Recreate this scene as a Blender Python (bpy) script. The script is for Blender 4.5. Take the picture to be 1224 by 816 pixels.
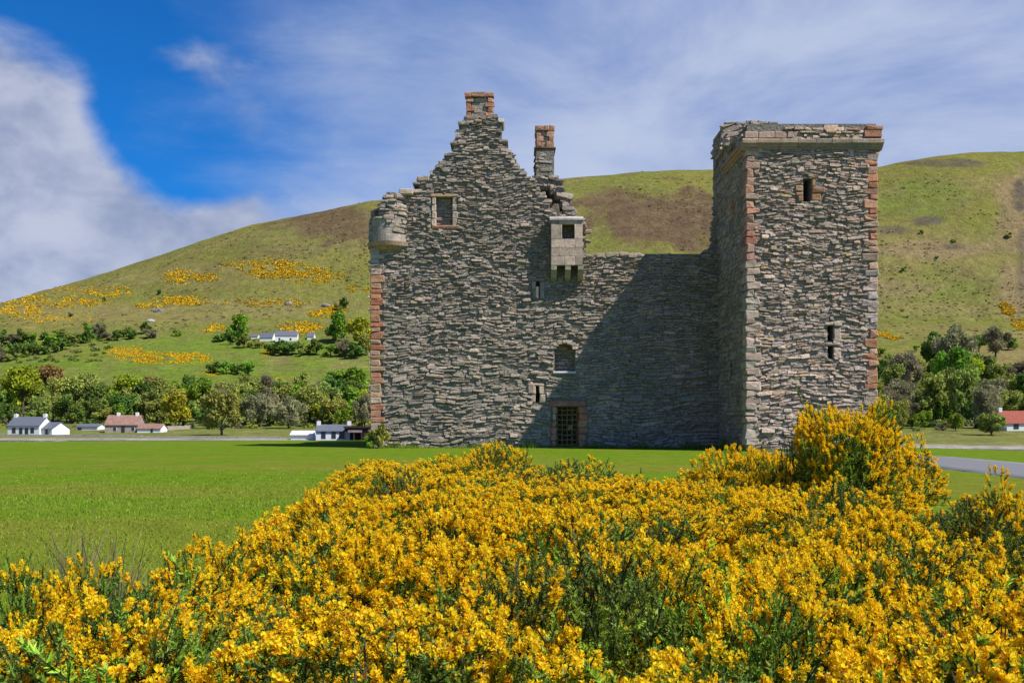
import bpy, bmesh, math, random
import numpy as np
from mathutils import Vector, Matrix
R = math.radians
scene = bpy.context.scene
for o in list(bpy.data.objects):
    bpy.data.objects.remove(o)
COL = scene.collection

# ------------------------------------------------------------------ camera
F = 1050.0            # focal length in photo pixels (1224 wide)
CX, CY = 612.0, 505.0  # vanishing point of the depth direction in the photo
CZ = 1.2
cam_d = bpy.data.cameras.new('camera')
cam_d.sensor_width = 36.0
cam_d.lens = 36.0 * F / 1224.0
cam_d.shift_y = (CY - 408.0) / 1224.0
cam_d.clip_start = 0.1
cam_d.clip_end = 6000
cam = bpy.data.objects.new('camera', cam_d)
cam.location = (0, 0, CZ)
cam.rotation_euler = (R(90), 0, 0)
COL.objects.link(cam)
scene.camera = cam

# ------------------------------------------------------------------ light
SUN = Vector((1.85, -1.0, 2.58)).normalized()
world = bpy.data.worlds.new('World')
scene.world = world
world.use_nodes = True
wn, wl = world.node_tree.nodes, world.node_tree.links
wn.clear()

def N(nt, kind, **kw):
    n = nt.nodes.new(kind)
    for k, v in kw.items():
        setattr(n, k, v)
    return n

def build_world():
    nt = world.node_tree
    L = nt.links.new
    out = N(nt, 'ShaderNodeOutputWorld')
    bg = N(nt, 'ShaderNodeBackground')
    bg.inputs[1].default_value = 0.063
    sky = N(nt, 'ShaderNodeTexSky', sky_type='NISHITA', sun_disc=False)
    sky.sun_elevation = math.asin(SUN.z)
    sky.sun_rotation = math.atan2(SUN.x, SUN.y)
    sky.altitude = 20
    sky.air_density = 1.0
    sky.dust_density = 0.3
    sky.ozone_density = 2.5
    tint = N(nt, 'ShaderNodeMix', data_type='RGBA', blend_type='MULTIPLY')
    tint.inputs[0].default_value = 1.0
    L(sky.outputs[0], tint.inputs[6])
    tint.inputs[7].default_value = SKY_TINT
    tc = N(nt, 'ShaderNodeTexCoord')
    sep = N(nt, 'ShaderNodeSeparateXYZ')
    L(tc.outputs['Generated'], sep.inputs[0])

    def math_(op, a, b=None, c=None, clamp=False):
        m = N(nt, 'ShaderNodeMath', operation=op, use_clamp=clamp)
        for i, v in enumerate((a, b, c)):
            if v is None:
                continue
            if isinstance(v, (int, float)):
                m.inputs[i].default_value = v
            else:
                L(v, m.inputs[i])
        return m.outputs[0]

    def noise(scale, mp, detail=7, rough=0.55, dist=0.0, off=(0, 0, 0)):
        mapn = N(nt, 'ShaderNodeMapping')
        mapn.inputs['Scale'].default_value = mp
        mapn.inputs['Location'].default_value = off
        L(tc.outputs['Generated'], mapn.inputs[0])
        n = N(nt, 'ShaderNodeTexNoise')
        n.inputs['Scale'].default_value = scale
        n.inputs['Detail'].default_value = detail
        n.inputs['Roughness'].default_value = rough
        n.inputs['Distortion'].default_value = dist
        L(mapn.outputs[0], n.inputs[0])
        return n.outputs[0]

    def smooth(v, a, b):
        m = N(nt, 'ShaderNodeMapRange', interpolation_type='SMOOTHSTEP')
        m.inputs['From Min'].default_value = a
        m.inputs['From Max'].default_value = b
        L(v, m.inputs['Value'])
        return m.outputs[0]

    def blob(d, k):
        d = Vector(d).normalized()
        vd = N(nt, 'ShaderNodeVectorMath', operation='DOT_PRODUCT')
        L(tc.outputs['Generated'], vd.inputs[0])
        vd.inputs[1].default_value = d
        return smooth(vd.outputs['Value'], math.cos(k), 1.0)

    x, z = sep.outputs[0], sep.outputs[2]
    # thin high veil, thicker towards the east (+x) and towards the horizon
    n1 = noise(2.2, (1.0, 1.0, 2.4), 8, 0.58, 0.3, (3.1, 0.4, 1.7))
    n2 = noise(7.0, (0.5, 1.0, 2.6), 6, 0.62, 0.8, (0.3, 2.2, 5.0))
    veil = math_('ADD', math_('MULTIPLY', x, 1.3), math_('MULTIPLY', z, -1.2))
    veil = math_('ADD', veil, 0.98)
    veil = math_('ADD', veil, math_('MULTIPLY', math_('SUBTRACT', n1, 0.5), 1.3))
    veil = math_('ADD', veil, math_('MULTIPLY', math_('SUBTRACT', n2, 0.5), 0.38))
    veil = math_('SUBTRACT', veil, math_('MULTIPLY', blob((-0.43, 1, 0.33), 0.22), 0.36))
    veil = smooth(veil, -0.2, 0.8)
    # veil thinned in the unseen sunward sky behind the camera, to lower ambient fill
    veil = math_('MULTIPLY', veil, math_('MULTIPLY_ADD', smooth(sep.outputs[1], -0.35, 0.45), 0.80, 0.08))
    # low cumulus bank on the left
    n3 = noise(4.2, (1.0, 1.0, 1.9), 9, 0.55, 0.25, (7.3, 1.4, 0.2))
    n3b = noise(13.0, (1.0, 1.0, 1.5), 6, 0.55, 0.2, (1.3, 4.4, 0.2))
    low = math_('MULTIPLY', math_('SUBTRACT', 0.315, z), 4.4)
    low = math_('ADD', low, math_('MULTIPLY', math_('ADD', x, 0.42), -1.0))
    cb = math_('ADD', low, math_('MULTIPLY', blob((-0.62, 1, 0.27), 0.19), 0.8))
    cb = math_('ADD', cb, math_('MULTIPLY', blob((-0.345, 1, 0.375), 0.095), 0.55))
    cb = math_('ADD', cb, math_('MULTIPLY', blob((-0.40, 1, 0.18), 0.15), 0.75))
    cb = math_('SUBTRACT', cb, math_('MULTIPLY', blob((-0.40, 1, 0.305), 0.10), 0.8))
    cb = math_('ADD', cb, math_('MULTIPLY', math_('SUBTRACT', n3, 0.5), 1.3))
    cb = math_('ADD', cb, math_('MULTIPLY', math_('SUBTRACT', n3b, 0.5), 0.7))
    cum = smooth(cb, 0.0, 0.62)
    cum = math_('MULTIPLY', cum, 0.93)
    # colours
    vm = N(nt, 'ShaderNodeMix', data_type='RGBA')
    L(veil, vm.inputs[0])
    L(tint.outputs[2], vm.inputs[6])
    n4 = noise(3.0, (1.0, 1.0, 2.2), 9, 0.6, 0.5, (11.0, 3.3, 2.0))
    vc = N(nt, 'ShaderNodeMix', data_type='RGBA')
    wh = math_('ADD', n4, math_('MULTIPLY', z, -0.9))
    wh = math_('ADD', wh, math_('MULTIPLY', x, -0.12))
    L(smooth(wh, -0.06, 0.36), vc.inputs[0])
    vc.inputs[6].default_value = VEIL_COL
    vc.inputs[7].default_value = VEIL_WHITE
    L(vc.outputs[2], vm.inputs[7])
    shade = N(nt, 'ShaderNodeMix', data_type='RGBA')
    sh = smooth(math_('ADD', n3b, math_('MULTIPLY', n3, 0.9)), 0.72, 1.2)
    L(sh, shade.inputs[0])
    shade.inputs[6].default_value = CLOUD_DARK
    shade.inputs[7].default_value = CLOUD_LIGHT
    cm = N(nt, 'ShaderNodeMix', data_type='RGBA')
    L(cum, cm.inputs[0])
    L(vm.outputs[2], cm.inputs[6])
    L(shade.outputs[2], cm.inputs[7])
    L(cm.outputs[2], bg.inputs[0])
    L(bg.outputs[0], out.inputs[0])

SKY_TINT = (0.11, 0.80, 1.60, 1)
VEIL_COL = (2.9, 4.0, 7.4, 1)
VEIL_WHITE = (6.6, 7.4, 9.3, 1)
CLOUD_DARK = (3.4, 4.0, 5.9, 1)
CLOUD_LIGHT = (6.4, 6.8, 8.3, 1)
build_world()

sun_d = bpy.data.lights.new('sun', 'SUN')
sun_d.energy = 5.0
sun_d.angle = R(0.5)
sun_d.color = (1.0, 0.95, 0.86)
sun = bpy.data.objects.new('sun', sun_d)
sun.rotation_euler = (-SUN).to_track_quat('-Z', 'Y').to_euler()
sun.location = SUN * 300
COL.objects.link(sun)
vs = scene.view_settings
vs.view_transform = 'Standard'
vs.look = 'None'
vs.exposure = 0.45
vs.gamma = 1.0
vs.use_curve_mapping = False
scene.cycles.max_bounces = 6
scene.cycles.diffuse_bounces = 3
scene.cycles.transparent_max_bounces = 4
scene.cycles.caustics_reflective = False
scene.cycles.caustics_refractive = False

# ------------------------------------------------------------------ helpers
rng = np.random.default_rng(7)
rnd = random.Random(11)

def tag(o, label=None, cat=None, group=None, kind=None):
    for k, v in (('label', label), ('category', cat), ('group', group), ('kind', kind)):
        if v:
            o[k] = v
    return o

def link(name, data, parent=None, loc=(0, 0, 0), rz=0.0, scale=None):
    o = bpy.data.objects.new(name, data)
    COL.objects.link(o)
    o.location = loc
    if rz:
        o.rotation_euler = (0, 0, rz)
    if scale is not None:
        o.scale = scale
    if parent:
        o.parent = parent
    return o

def npmesh(name, v, f, mat, col=None, smooth=False):
    """mesh from arrays; f is one (n,k) array or a list of such arrays"""
    v = np.asarray(v, dtype=np.float32).reshape(-1, 3)
    fl = [np.asarray(a, dtype=np.int32) for a in (f if isinstance(f, list) else [f])]
    fl = [a for a in fl if len(a)]
    me = bpy.data.meshes.new(name)
    me.vertices.add(len(v))
    me.vertices.foreach_set('co', v.ravel())
    loops = np.concatenate([a.ravel() for a in fl])
    sizes = np.concatenate([np.full(len(a), a.shape[1], np.int32) for a in fl])
    starts = np.concatenate([[0], np.cumsum(sizes)[:-1]]).astype(np.int32)
    me.loops.add(len(loops))
    me.loops.foreach_set('vertex_index', loops)
    me.polygons.add(len(sizes))
    me.polygons.foreach_set('loop_start', starts)
    me.polygons.foreach_set('use_smooth', np.full(len(sizes), smooth, bool))
    me.update(calc_edges=True)
    if col is not None:
        c = np.ones((len(v), 4), np.float32)
        c[:, :3] = col
        at = me.color_attributes.new('Col', 'FLOAT_COLOR', 'POINT')
        at.data.foreach_set('color', c.ravel())
    me.materials.append(mat)
    return me

def _hash(i, seed):
    h = (i[..., 0] * 374761393 + i[..., 1] * 668265263 + i[..., 2] * 2147483647 + seed * 1274126177) & 0xFFFFFFFF
    h = ((h ^ (h >> 13)) * 1274126177) & 0xFFFFFFFF
    h = (h ^ (h >> 16)) & 0xFFFFFFFF
    return h / 4294967295.0

def vnoise(p, seed=0):
    p = np.asarray(p, float)
    if p.shape[-1] == 2:
        p = np.concatenate([p, np.zeros(p.shape[:-1] + (1,))], -1)
    i = np.floor(p).astype(np.int64)
    f = p - i
    f = f * f * (3 - 2 * f)
    r = 0
    for dx in (0, 1):
        for dy in (0, 1):
            for dz in (0, 1):
                w = (f[..., 0] if dx else 1 - f[..., 0]) * (f[..., 1] if dy else 1 - f[..., 1]) * (f[..., 2] if dz else 1 - f[..., 2])
                r = r + w * _hash(i + np.array([dx, dy, dz]), seed)
    return r

def fbm(p, seed=0, oct=4, gain=0.5):
    p = np.asarray(p, float)
    r, a, t = 0, 1.0, 0
    for k in range(oct):
        r = r + a * vnoise(p * 2 ** k + 17.3 * k, seed + k)
        t += a
        a *= gain
    return r / t

def sstep(a, b, x):
    t = np.clip((np.asarray(x, float) - a) / (b - a), 0, 1)
    return t * t * (3 - 2 * t)

# ------------------------------------------------------------------ materials
MATS = {}

def mat(name, base=(0.5, 0.5, 0.5), rough=0.9, attr=False, nscale=3.0, namp=0.25, bump=0.0, bscale=20.0, spec=0.25,
        transl=0.0, rand=0.0, tint2=None, t2scale=0.4, t2amt=0.5, metal=0.0, ctint=None):
    """procedural principled material: base colour (or the mesh's own colour attribute) times noise, optional second tint, bump"""
    m = bpy.data.materials.new(name)
    m.use_nodes = True
    nt = m.node_tree
    nt.nodes.clear()
    L = nt.links.new
    out = N(nt, 'ShaderNodeOutputMaterial')
    b = N(nt, 'ShaderNodeBsdfPrincipled')
    b.inputs['Roughness'].default_value = rough
    b.inputs['Specular IOR Level'].default_value = spec
    b.inputs['Metallic'].default_value = metal
    geo = N(nt, 'ShaderNodeNewGeometry')
    if attr:
        a = N(nt, 'ShaderNodeVertexColor', layer_name='Col')
        col = a.outputs[0]
    else:
        rgb = N(nt, 'ShaderNodeRGB')
        rgb.outputs[0].default_value = (*base, 1)
        col = rgb.outputs[0]
    if tint2:
        nz = N(nt, 'ShaderNodeTexNoise')
        nz.inputs['Scale'].default_value = t2scale
        nz.inputs['Detail'].default_value = 6
        nz.inputs['Roughness'].default_value = 0.62
        L(geo.outputs['Position'], nz.inputs[0])
        mr = N(nt, 'ShaderNodeMapRange', interpolation_type='SMOOTHSTEP')
        mr.inputs['From Min'].default_value = 0.42
        mr.inputs['From Max'].default_value = 0.68
        mr.inputs['To Max'].default_value = t2amt
        L(nz.outputs[0], mr.inputs[0])
        mx = N(nt, 'ShaderNodeMix', data_type='RGBA')
        L(mr.outputs[0], mx.inputs[0])
        L(col, mx.inputs[6])
        mx.inputs[7].default_value = (*tint2, 1)
        col = mx.outputs[2]
    val = None
    if namp:
        nz = N(nt, 'ShaderNodeTexNoise')
        nz.inputs['Scale'].default_value = nscale
        nz.inputs['Detail'].default_value = 6
        nz.inputs['Roughness'].default_value = 0.65
        L(geo.outputs['Position'], nz.inputs[0])
        mr = N(nt, 'ShaderNodeMapRange')
        mr.inputs['From Min'].default_value = 0.25
        mr.inputs['From Max'].default_value = 0.75
        mr.inputs['To Min'].default_value = 1 - namp
        mr.inputs['To Max'].default_value = 1 + namp
        L(nz.outputs[0], mr.inputs[0])
        val = mr.outputs[0]
    hs = N(nt, 'ShaderNodeHueSaturation')
    if val is not None:
        L(val, hs.inputs['Value'])
    if rand:
        oi = N(nt, 'ShaderNodeObjectInfo')
        mr = N(nt, 'ShaderNodeMapRange')
        mr.inputs['To Min'].default_value = 0.5 - rand * 0.08
        mr.inputs['To Max'].default_value = 0.5 + rand * 0.08
        L(oi.outputs['Random'], mr.inputs[0])
        L(mr.outputs[0], hs.inputs['Hue'])
        wnz = N(nt, 'ShaderNodeTexWhiteNoise', noise_dimensions='1D')
        L(oi.outputs['Random'], wnz.inputs['W'])
        mr2 = N(nt, 'ShaderNodeMapRange')
        mr2.inputs['To Min'].default_value = 1 - rand * 0.5
        mr2.inputs['To Max'].default_value = 1 + rand * 0.5
        L(wnz.outputs['Value'], mr2.inputs[0])
        if val is not None:
            mm = N(nt, 'ShaderNodeMath', operation='MULTIPLY')
            L(val, mm.inputs[0])
            L(mr2.outputs[0], mm.inputs[1])
            L(mm.outputs[0], hs.inputs['Value'])
        else:
            L(mr2.outputs[0], hs.inputs['Value'])
    L(col, hs.inputs['Color'])
    col = hs.outputs[0]
    L(col, b.inputs['Base Color'])
    if bump:
        nz = N(nt, 'ShaderNodeTexNoise')
        nz.inputs['Scale'].default_value = bscale
        nz.inputs['Detail'].default_value = 5
        nz.inputs['Roughness'].default_value = 0.6
        L(geo.outputs['Position'], nz.inputs[0])
        bp = N(nt, 'ShaderNodeBump')
        bp.inputs['Strength'].default_value = 1.0
        bp.inputs['Distance'].default_value = bump
        L(nz.outputs[0], bp.inputs['Height'])
        L(bp.outputs[0], b.inputs['Normal'])
    sh = b.outputs[0]
    if transl:
        t = N(nt, 'ShaderNodeBsdfTranslucent')
        L(col, t.inputs[0])
        ms = N(nt, 'ShaderNodeMixShader')
        ms.inputs[0].default_value = transl
        L(sh, ms.inputs[1])
        L(t.outputs[0], ms.inputs[2])
        sh = ms.outputs[0]
    L(sh, out.inputs[0])
    MATS[name] = m
    return m

mat('stone', attr=True, nscale=11.0, namp=0.5, bump=0.03, bscale=15.0, spec=0.2, tint2=(0.15, 0.15, 0.11), t2scale=0.45, t2amt=0.45)
mat('mortar', (0.185, 0.172, 0.135), nscale=8.0, namp=0.6, bump=0.08, bscale=9.0)
mat('sandstone', attr=True, nscale=6.0, namp=0.36, bump=0.025, bscale=14.0, spec=0.2, tint2=(0.33, 0.27, 0.20), t2scale=1.6, t2amt=0.45)
mat('ashlar', attr=True, nscale=6.0, namp=0.34, bump=0.02, bscale=14.0, spec=0.2, tint2=(0.16, 0.16, 0.13), t2scale=1.8, t2amt=0.5)
mat('rust_iron', (0.28, 0.16, 0.05), rough=0.7, nscale=9.0, namp=0.5)
mat('harling', (0.74, 0.73, 0.70), nscale=1.5, namp=0.08)
mat('old_wall', (0.33, 0.27, 0.22), nscale=2.0, namp=0.35)
mat('slate', (0.115, 0.125, 0.15), nscale=2.5, namp=0.25, rough=0.6)
mat('red_tile', (0.27, 0.075, 0.05), nscale=2.5, namp=0.25)
mat('pink_tile', (0.25, 0.14, 0.11), nscale=1.2, namp=0.4)
mat('brown_wood', (0.07, 0.035, 0.025), nscale=2.0, namp=0.4)
mat('window_dark', (0.03, 0.035, 0.04), rough=0.25, namp=0.0, spec=0.5)
mat('bark', (0.09, 0.075, 0.06), nscale=2.0, namp=0.4)
mat('asphalt', (0.155, 0.155, 0.165), nscale=1.2, namp=0.12, bump=0.004, bscale=120.0, spec=0.3)
mat('rock', (0.22, 0.21, 0.19), nscale=0.5, namp=0.4)
mat('shingle', (0.34, 0.32, 0.28), nscale=0.8, namp=0.35)
# ------------------------------------------------------------------ land
def ridge_z(x):
    px = np.array([-1500, -700, -300, -100, 0, 100, 200, 300, 370, 440, 560, 690, 760, 850, 1050, 1100, 1150, 1224, 1400, 1900, 2700], float)
    py = np.array([470, 462, 430, 392, 370, 342, 308, 276, 262, 248, 232, 219, 213, 210, 207, 197, 190, 188, 196, 240, 330], float)
    return np.interp(np.asarray(x, float) / 1000.0 * F + CX, px, (CY - py) / F * 1000.0 + CZ)

def hill_z(x, y):
    x = np.asarray(x, float)
    y = np.asarray(y, float)
    d = np.array([0, 165, 185, 205, 225, 260, 300, 350, 400, 450, 500, 550, 600, 650, 700], float)
    z = np.array([-4.5, -4.2, -3.2, -2.55, -2.3, -2.0, 0, 4, 9.5, 17, 28, 41, 55, 70, 86], float)
    yy = y + 68.0 * sstep(25, 75, x) * (1 - sstep(230, 700, y))
    lo = np.interp(yy, d, z)
    rz = ridge_z(x * 1000.0 / np.clip(y, 700, 1000))
    t = np.clip((y - 700) / 300, 0, 1)
    up = 86 + (rz - 86) * (1.12 * t - 0.12 * t ** 3 if False else np.sin(t * math.pi / 2) ** 1.15)
    zz = np.where(y < 700, lo, up)
    zz = zz - np.clip(y - 1000, 0, None) ** 1.5 * 0.012
    p = np.stack([x, y], -1)
    amp = np.clip((y - 240) / 300, 0, 1)
    zz = zz + amp * (fbm(p / 110.0, 3, 4) - 0.5) * 12.0 * sstep(1000, 850, y) + amp * (fbm(p / 22.0, 9, 3) - 0.5) * 2.6
    return zz

_GX = np.arange(-760, 760.1, 4.0)
_GY = np.arange(120, 1160.1, 2.5)
_H = hill_z(*np.meshgrid(_GX, _GY))
_Y = np.arange(125, 1150, 0.75)

def hz(x, y):
    fx = np.clip((np.asarray(x) - _GX[0]) / 4.0, 0, len(_GX) - 1.001)
    fy = np.clip((np.asarray(y) - _GY[0]) / 2.5, 0, len(_GY) - 1.001)
    i, j = fx.astype(int), fy.astype(int)
    a, c = fx - i, fy - j
    return (_H[j, i] * (1 - a) + _H[j, i + 1] * a) * (1 - c) + (_H[j + 1, i] * (1 - a) + _H[j + 1, i + 1] * a) * c

def gp(px, py):
    """where the view ray through a photo position meets the far land"""
    u, v = (px - CX) / F, (CY - py) / F
    h = hz(_Y * u, _Y)
    k = np.nonzero((h >= CZ + v * _Y) & (h > -2.9))[0]
    k = k[0] if len(k) else len(_Y) - 1
    return Vector((_Y[k] * u, _Y[k], h[k]))

def proj(v):
    return CX + F * v[..., 0] / v[..., 1], CY - F * (v[..., 2] - CZ) / v[..., 1]

def build_hill():
    xs = np.concatenate([np.linspace(-2600, -760, 46, endpoint=False), np.linspace(-760, 760, 430, endpoint=False), np.linspace(760, 2600, 46)])
    ys = np.concatenate([np.linspace(100, 480, 180, endpoint=False), np.linspace(480, 1060, 230, endpoint=False), np.linspace(1060, 1700, 26)])
    X, Y = np.meshgrid(xs, ys)
    Z = hill_z(X, Y)
    V = np.stack([X, Y, Z], -1)
    ny, nx = X.shape
    idx = np.arange(ny * nx).reshape(ny, nx)
    f = np.stack([idx[:-1, :-1], idx[:-1, 1:], idx[1:, 1:], idx[1:, :-1]], -1).reshape(-1, 4)
    px, py = proj(V)
    p2 = np.stack([X, Y], -1)
    n1 = fbm(p2 / 60.0, 21, 5)
    n2 = fbm(p2 / 17.0, 31, 4)
    n3 = fbm(np.stack([X / 160.0, Y / 40.0], -1), 41, 4)
    green = np.array([0.124, 0.142, 0.032])
    field = np.array([0.116, 0.165, 0.022])
    olive = np.array([0.155, 0.150, 0.035])
    tan = np.array([0.200, 0.160, 0.064])
    pink = np.array([0.21, 0.150, 0.082])
    brown = np.array([0.104, 0.069, 0.042])
    dark = np.array([0.085, 0.070, 0.055])
    C = np.zeros(V.shape)

    def lay(c, m):
        nonlocal C
        m = np.clip(m, 0, 1)[..., None]
        C = C * (1 - m) + c * m
    C[:] = olive
    lay(green, sstep(0.45, 0.62, n1) * 0.55)
    lay(tan, sstep(0.5, 0.72, n3) * 0.55)
    lay(brown, sstep(0.58, 0.75, n2) * 0.30)
    # the cultivated lower fields
    lay(field, sstep(395, 410, py + (n2 - 0.5) * 14) * np.where(px < 700, 1, 0))
    lay(green, sstep(440, 470, py) * 0.8)

    def patch(cx, cy, rx, ry, c, amt=1.0, wob=0.9, soft=0.35):
        e = ((px - cx) / rx) ** 2 + ((py - cy) / ry) ** 2
        e = np.sqrt(e) + (n2 - 0.5) * wob + (n1 - 0.5) * wob
        lay(np.array(c), (1 - sstep(1 - soft, 1 + soft * 0.3, e)) * amt)
    patch(405, 270, 85, 24, brown, 0.9)
    patch(330, 300, 60, 12, brown, 0.35)
    patch(532, 240, 60, 12, brown, 0.9)
    patch(775, 262, 85, 38, brown, 1.0, 1.1)
    patch(740, 235, 45, 14, brown, 0.8)
    patch(835, 285, 40, 16, brown, 0.7)
    patch(250, 330, 130, 16, tan, 0.45)
    patch(110, 372, 110, 12, tan, 0.5)
    patch(360, 345, 90, 20, olive, 0.6)
    # right hand slope
    patch(1100, 240, 60, 26, green * np.array([1.0, 1.05, 1.0]), 0.8)
    patch(1130, 345, 75, 28, green, 0.6)
    patch(1215, 260, 26, 60, pink, 0.8)
    patch(1215, 350, 22, 45, pink, 0.7)
    patch(1120, 298, 110, 12, pink, 0.75)
    patch(1080, 345, 60, 12, pink, 0.5)
    patch(1195, 430, 42, 20, tan, 0.9)
    patch(1130, 195, 55, 5, dark, 0.75)
    patch(1108, 264, 22, 6, dark, 0.9, 0.8)
    patch(1068, 275, 24, 6, dark, 0.7, 0.8)
    patch(1140, 295, 16, 3, dark, 0.8, 0.8)
    patch(1218, 235, 9, 26, dark, 0.9, 1.2)
    patch(1221, 300, 6, 60, dark, 0.6, 1.2)
    # worn earth in the fields and the shore meadow
    patch(342, 432, 7, 9, brown, 0.6, 0.5)
    patch(330, 432, 16, 8, tan, 0.5)
    patch(415, 436, 28, 6, tan, 0.5)
    patch(60, 415, 40, 8, olive, 0.6)
    patch(130, 425, 60, 10, olive, 0.35)
    sh = sstep(-2.3, -2.6, Z)
    lay(np.array([0.30, 0.27, 0.23]), sh)
    lay(np.array([0.16, 0.17, 0.05]), sstep(-0.4, -1.6, Z) * (1 - sh) * 0.6)
    me = npmesh('hillside', V.reshape(-1, 3), f, MATS['hill'], C.reshape(-1, 3), smooth=True)
    o = link('hillside', me)
    tag(o, kind='structure')

m = mat('hill', attr=True, nscale=0.16, namp=0.34, bump=1.2, bscale=0.35, spec=0.0, tint2=(0.15, 0.12, 0.055), t2scale=0.06, t2amt=0.5)
# add a finer tussock grain on the hill
def hill_grain(m):
    nt = m.node_tree
    hs = [n for n in nt.nodes if n.type == 'HUE_SAT'][0]
    src = hs.inputs['Value'].links[0].from_socket
    geo = [n for n in nt.nodes if n.type == 'NEW_GEOMETRY'][0]
    mp = N(nt, 'ShaderNodeMapping')
    mp.inputs['Scale'].default_value = (0.7, 0.35, 0.6)
    nt.links.new(geo.outputs['Position'], mp.inputs[0])
    nz = N(nt, 'ShaderNodeTexNoise')
    nz.inputs['Scale'].default_value = 1.0
    nz.inputs['Detail'].default_value = 4
    nz.inputs['Roughness'].default_value = 0.7
    nt.links.new(mp.outputs[0], nz.inputs[0])
    mr = N(nt, 'ShaderNodeMapRange')
    mr.inputs['From Min'].default_value = 0.3
    mr.inputs['From Max'].default_value = 0.7
    mr.inputs['To Min'].default_value = 0.68
    mr.inputs['To Max'].default_value = 1.32
    nt.links.new(nz.outputs[0], mr.inputs[0])
    mm = N(nt, 'ShaderNodeMath', operation='MULTIPLY')
    nt.links.new(src, mm.inputs[0])
    nt.links.new(mr.outputs[0], mm.inputs[1])
    nt.links.new(mm.outputs[0], hs.inputs['Value'])
hill_grain(m)
build_hill()

def lawn_edge(x):
    return np.interp(x, [-300, -40, -10, 8, 17, 22, 60, 300], [52, 55, 60, 60, 46, 37.5, 37.5, 50])

def lawn_z(x, y):
    x = np.asarray(x, float)
    y = np.asarray(y, float)
    z = -0.5 * (1 - sstep(6, 13, y))
    e = lawn_edge(x)
    z = z - 4.2 * sstep(0, 9, y - e)
    p = np.stack([x, y], -1)
    flat = 1 - np.exp(-(((x - 3) / 16) ** 2 + ((y - 45) / 9) ** 2) * 0)
    return z + (fbm(p / 7.0, 5, 3) - 0.5) * 0.10 * sstep(40, 20, y)

def top_of(px):
    xs = [-80, 0, 60, 130, 160, 200, 235, 280, 320, 400, 450, 500, 560, 590, 640, 690, 730, 800, 830, 870, 930, 1000, 1080, 1110, 1150, 1190, 1224, 1320]
    ys = [690, 684, 672, 676, 704, 694, 660, 640, 585, 580, 552, 546, 536, 532, 554, 550, 552, 570, 562, 540, 540, 572, 584, 588, 594, 586, 590, 590]
    return np.interp(px, xs, ys)

def canopy(d):
    return np.interp(d, [1.5, 3, 4, 5.2, 6.5, 8, 11, 16], [0.20, 0.28, 0.33, 0.37, 0.41, 0.48, 0.57, 0.85])

def build_lawn():
    xs = np.concatenate([np.linspace(-320, -40, 40, endpoint=False), np.linspace(-40, 40, 200, endpoint=False), np.linspace(40, 320, 41)])
    ys = np.concatenate([np.linspace(-40, 2, 12, endpoint=False), np.linspace(2, 36, 110, endpoint=False), np.linspace(36, 75, 90)])
    X, Y = np.meshgrid(xs, ys)
    V = np.stack([X, Y, lawn_z(X, Y)], -1)
    ny, nx = X.shape
    idx = np.arange(ny * nx).reshape(ny, nx)
    f = np.stack([idx[:-1, :-1], idx[:-1, 1:], idx[1:, 1:], idx[1:, :-1]], -1).reshape(-1, 4)
    p2 = np.stack([X, Y], -1)
    C = np.zeros(V.shape)
    g = np.array([0.105, 0.180, 0.008])
    C[:] = g
    a = sstep(0.46, 0.64, fbm(np.stack([X / 14.0, Y / 3.2], -1), 61, 4))[..., None] * 0.6 * sstep(34, 22, Y)[..., None]
    C = C * (1 - a) + np.array([0.175, 0.160, 0.024]) * a
    b = sstep(0.5, 0.7, fbm(p2 / 1.6, 71, 4))[..., None] * 0.35
    C = C * (1 - b) + np.array([0.13, 0.185, 0.014]) * b
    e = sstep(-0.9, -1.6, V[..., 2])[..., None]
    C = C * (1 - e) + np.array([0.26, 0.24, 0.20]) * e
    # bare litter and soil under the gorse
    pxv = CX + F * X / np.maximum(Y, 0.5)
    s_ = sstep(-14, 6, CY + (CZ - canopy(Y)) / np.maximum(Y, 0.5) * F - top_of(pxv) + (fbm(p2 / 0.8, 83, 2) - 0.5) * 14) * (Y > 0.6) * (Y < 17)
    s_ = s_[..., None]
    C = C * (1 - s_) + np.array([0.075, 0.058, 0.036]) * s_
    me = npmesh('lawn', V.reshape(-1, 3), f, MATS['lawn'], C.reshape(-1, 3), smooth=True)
    tag(link('lawn', me), kind='structure')

mat('lawn', attr=True, nscale=2.2, namp=0.22, tint2=(0.20, 0.17, 0.035), t2scale=0.5, t2amt=0.38, bump=0.04, bscale=26.0, spec=0.02)
build_lawn()

# sea loch
def build_water():
    m = bpy.data.materials.new('loch_water')
    m.use_nodes = True
    nt = m.node_tree
    b = nt.nodes['Principled BSDF']
    b.inputs['Base Color'].default_value = (0.03, 0.045, 0.055, 1)
    b.inputs['Roughness'].default_value = 0.12
    geo = N(nt, 'ShaderNodeNewGeometry')
    mp = N(nt, 'ShaderNodeMapping')
    mp.inputs['Scale'].default_value = (0.25, 1.0, 1.0)
    nz = N(nt, 'ShaderNodeTexNoise')
    nz.inputs['Scale'].default_value = 1.6
    nz.inputs['Detail'].default_value = 5
    bp = N(nt, 'ShaderNodeBump')
    bp.inputs['Distance'].default_value = 0.25
    nt.links.new(geo.outputs['Position'], mp.inputs[0])
    nt.links.new(mp.outputs[0], nz.inputs[0])
    nt.links.new(nz.outputs[0], bp.inputs['Height'])
    nt.links.new(bp.outputs[0], b.inputs['Normal'])
    v = [(-2500, 45, -2.75), (2500, 45, -2.75), (2500, 212, -2.75), (-2500, 212, -2.75)]
    tag(link('water', npmesh('water', v, np.array([[0, 1, 2, 3]]), m)), kind='structure')
build_water()

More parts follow.
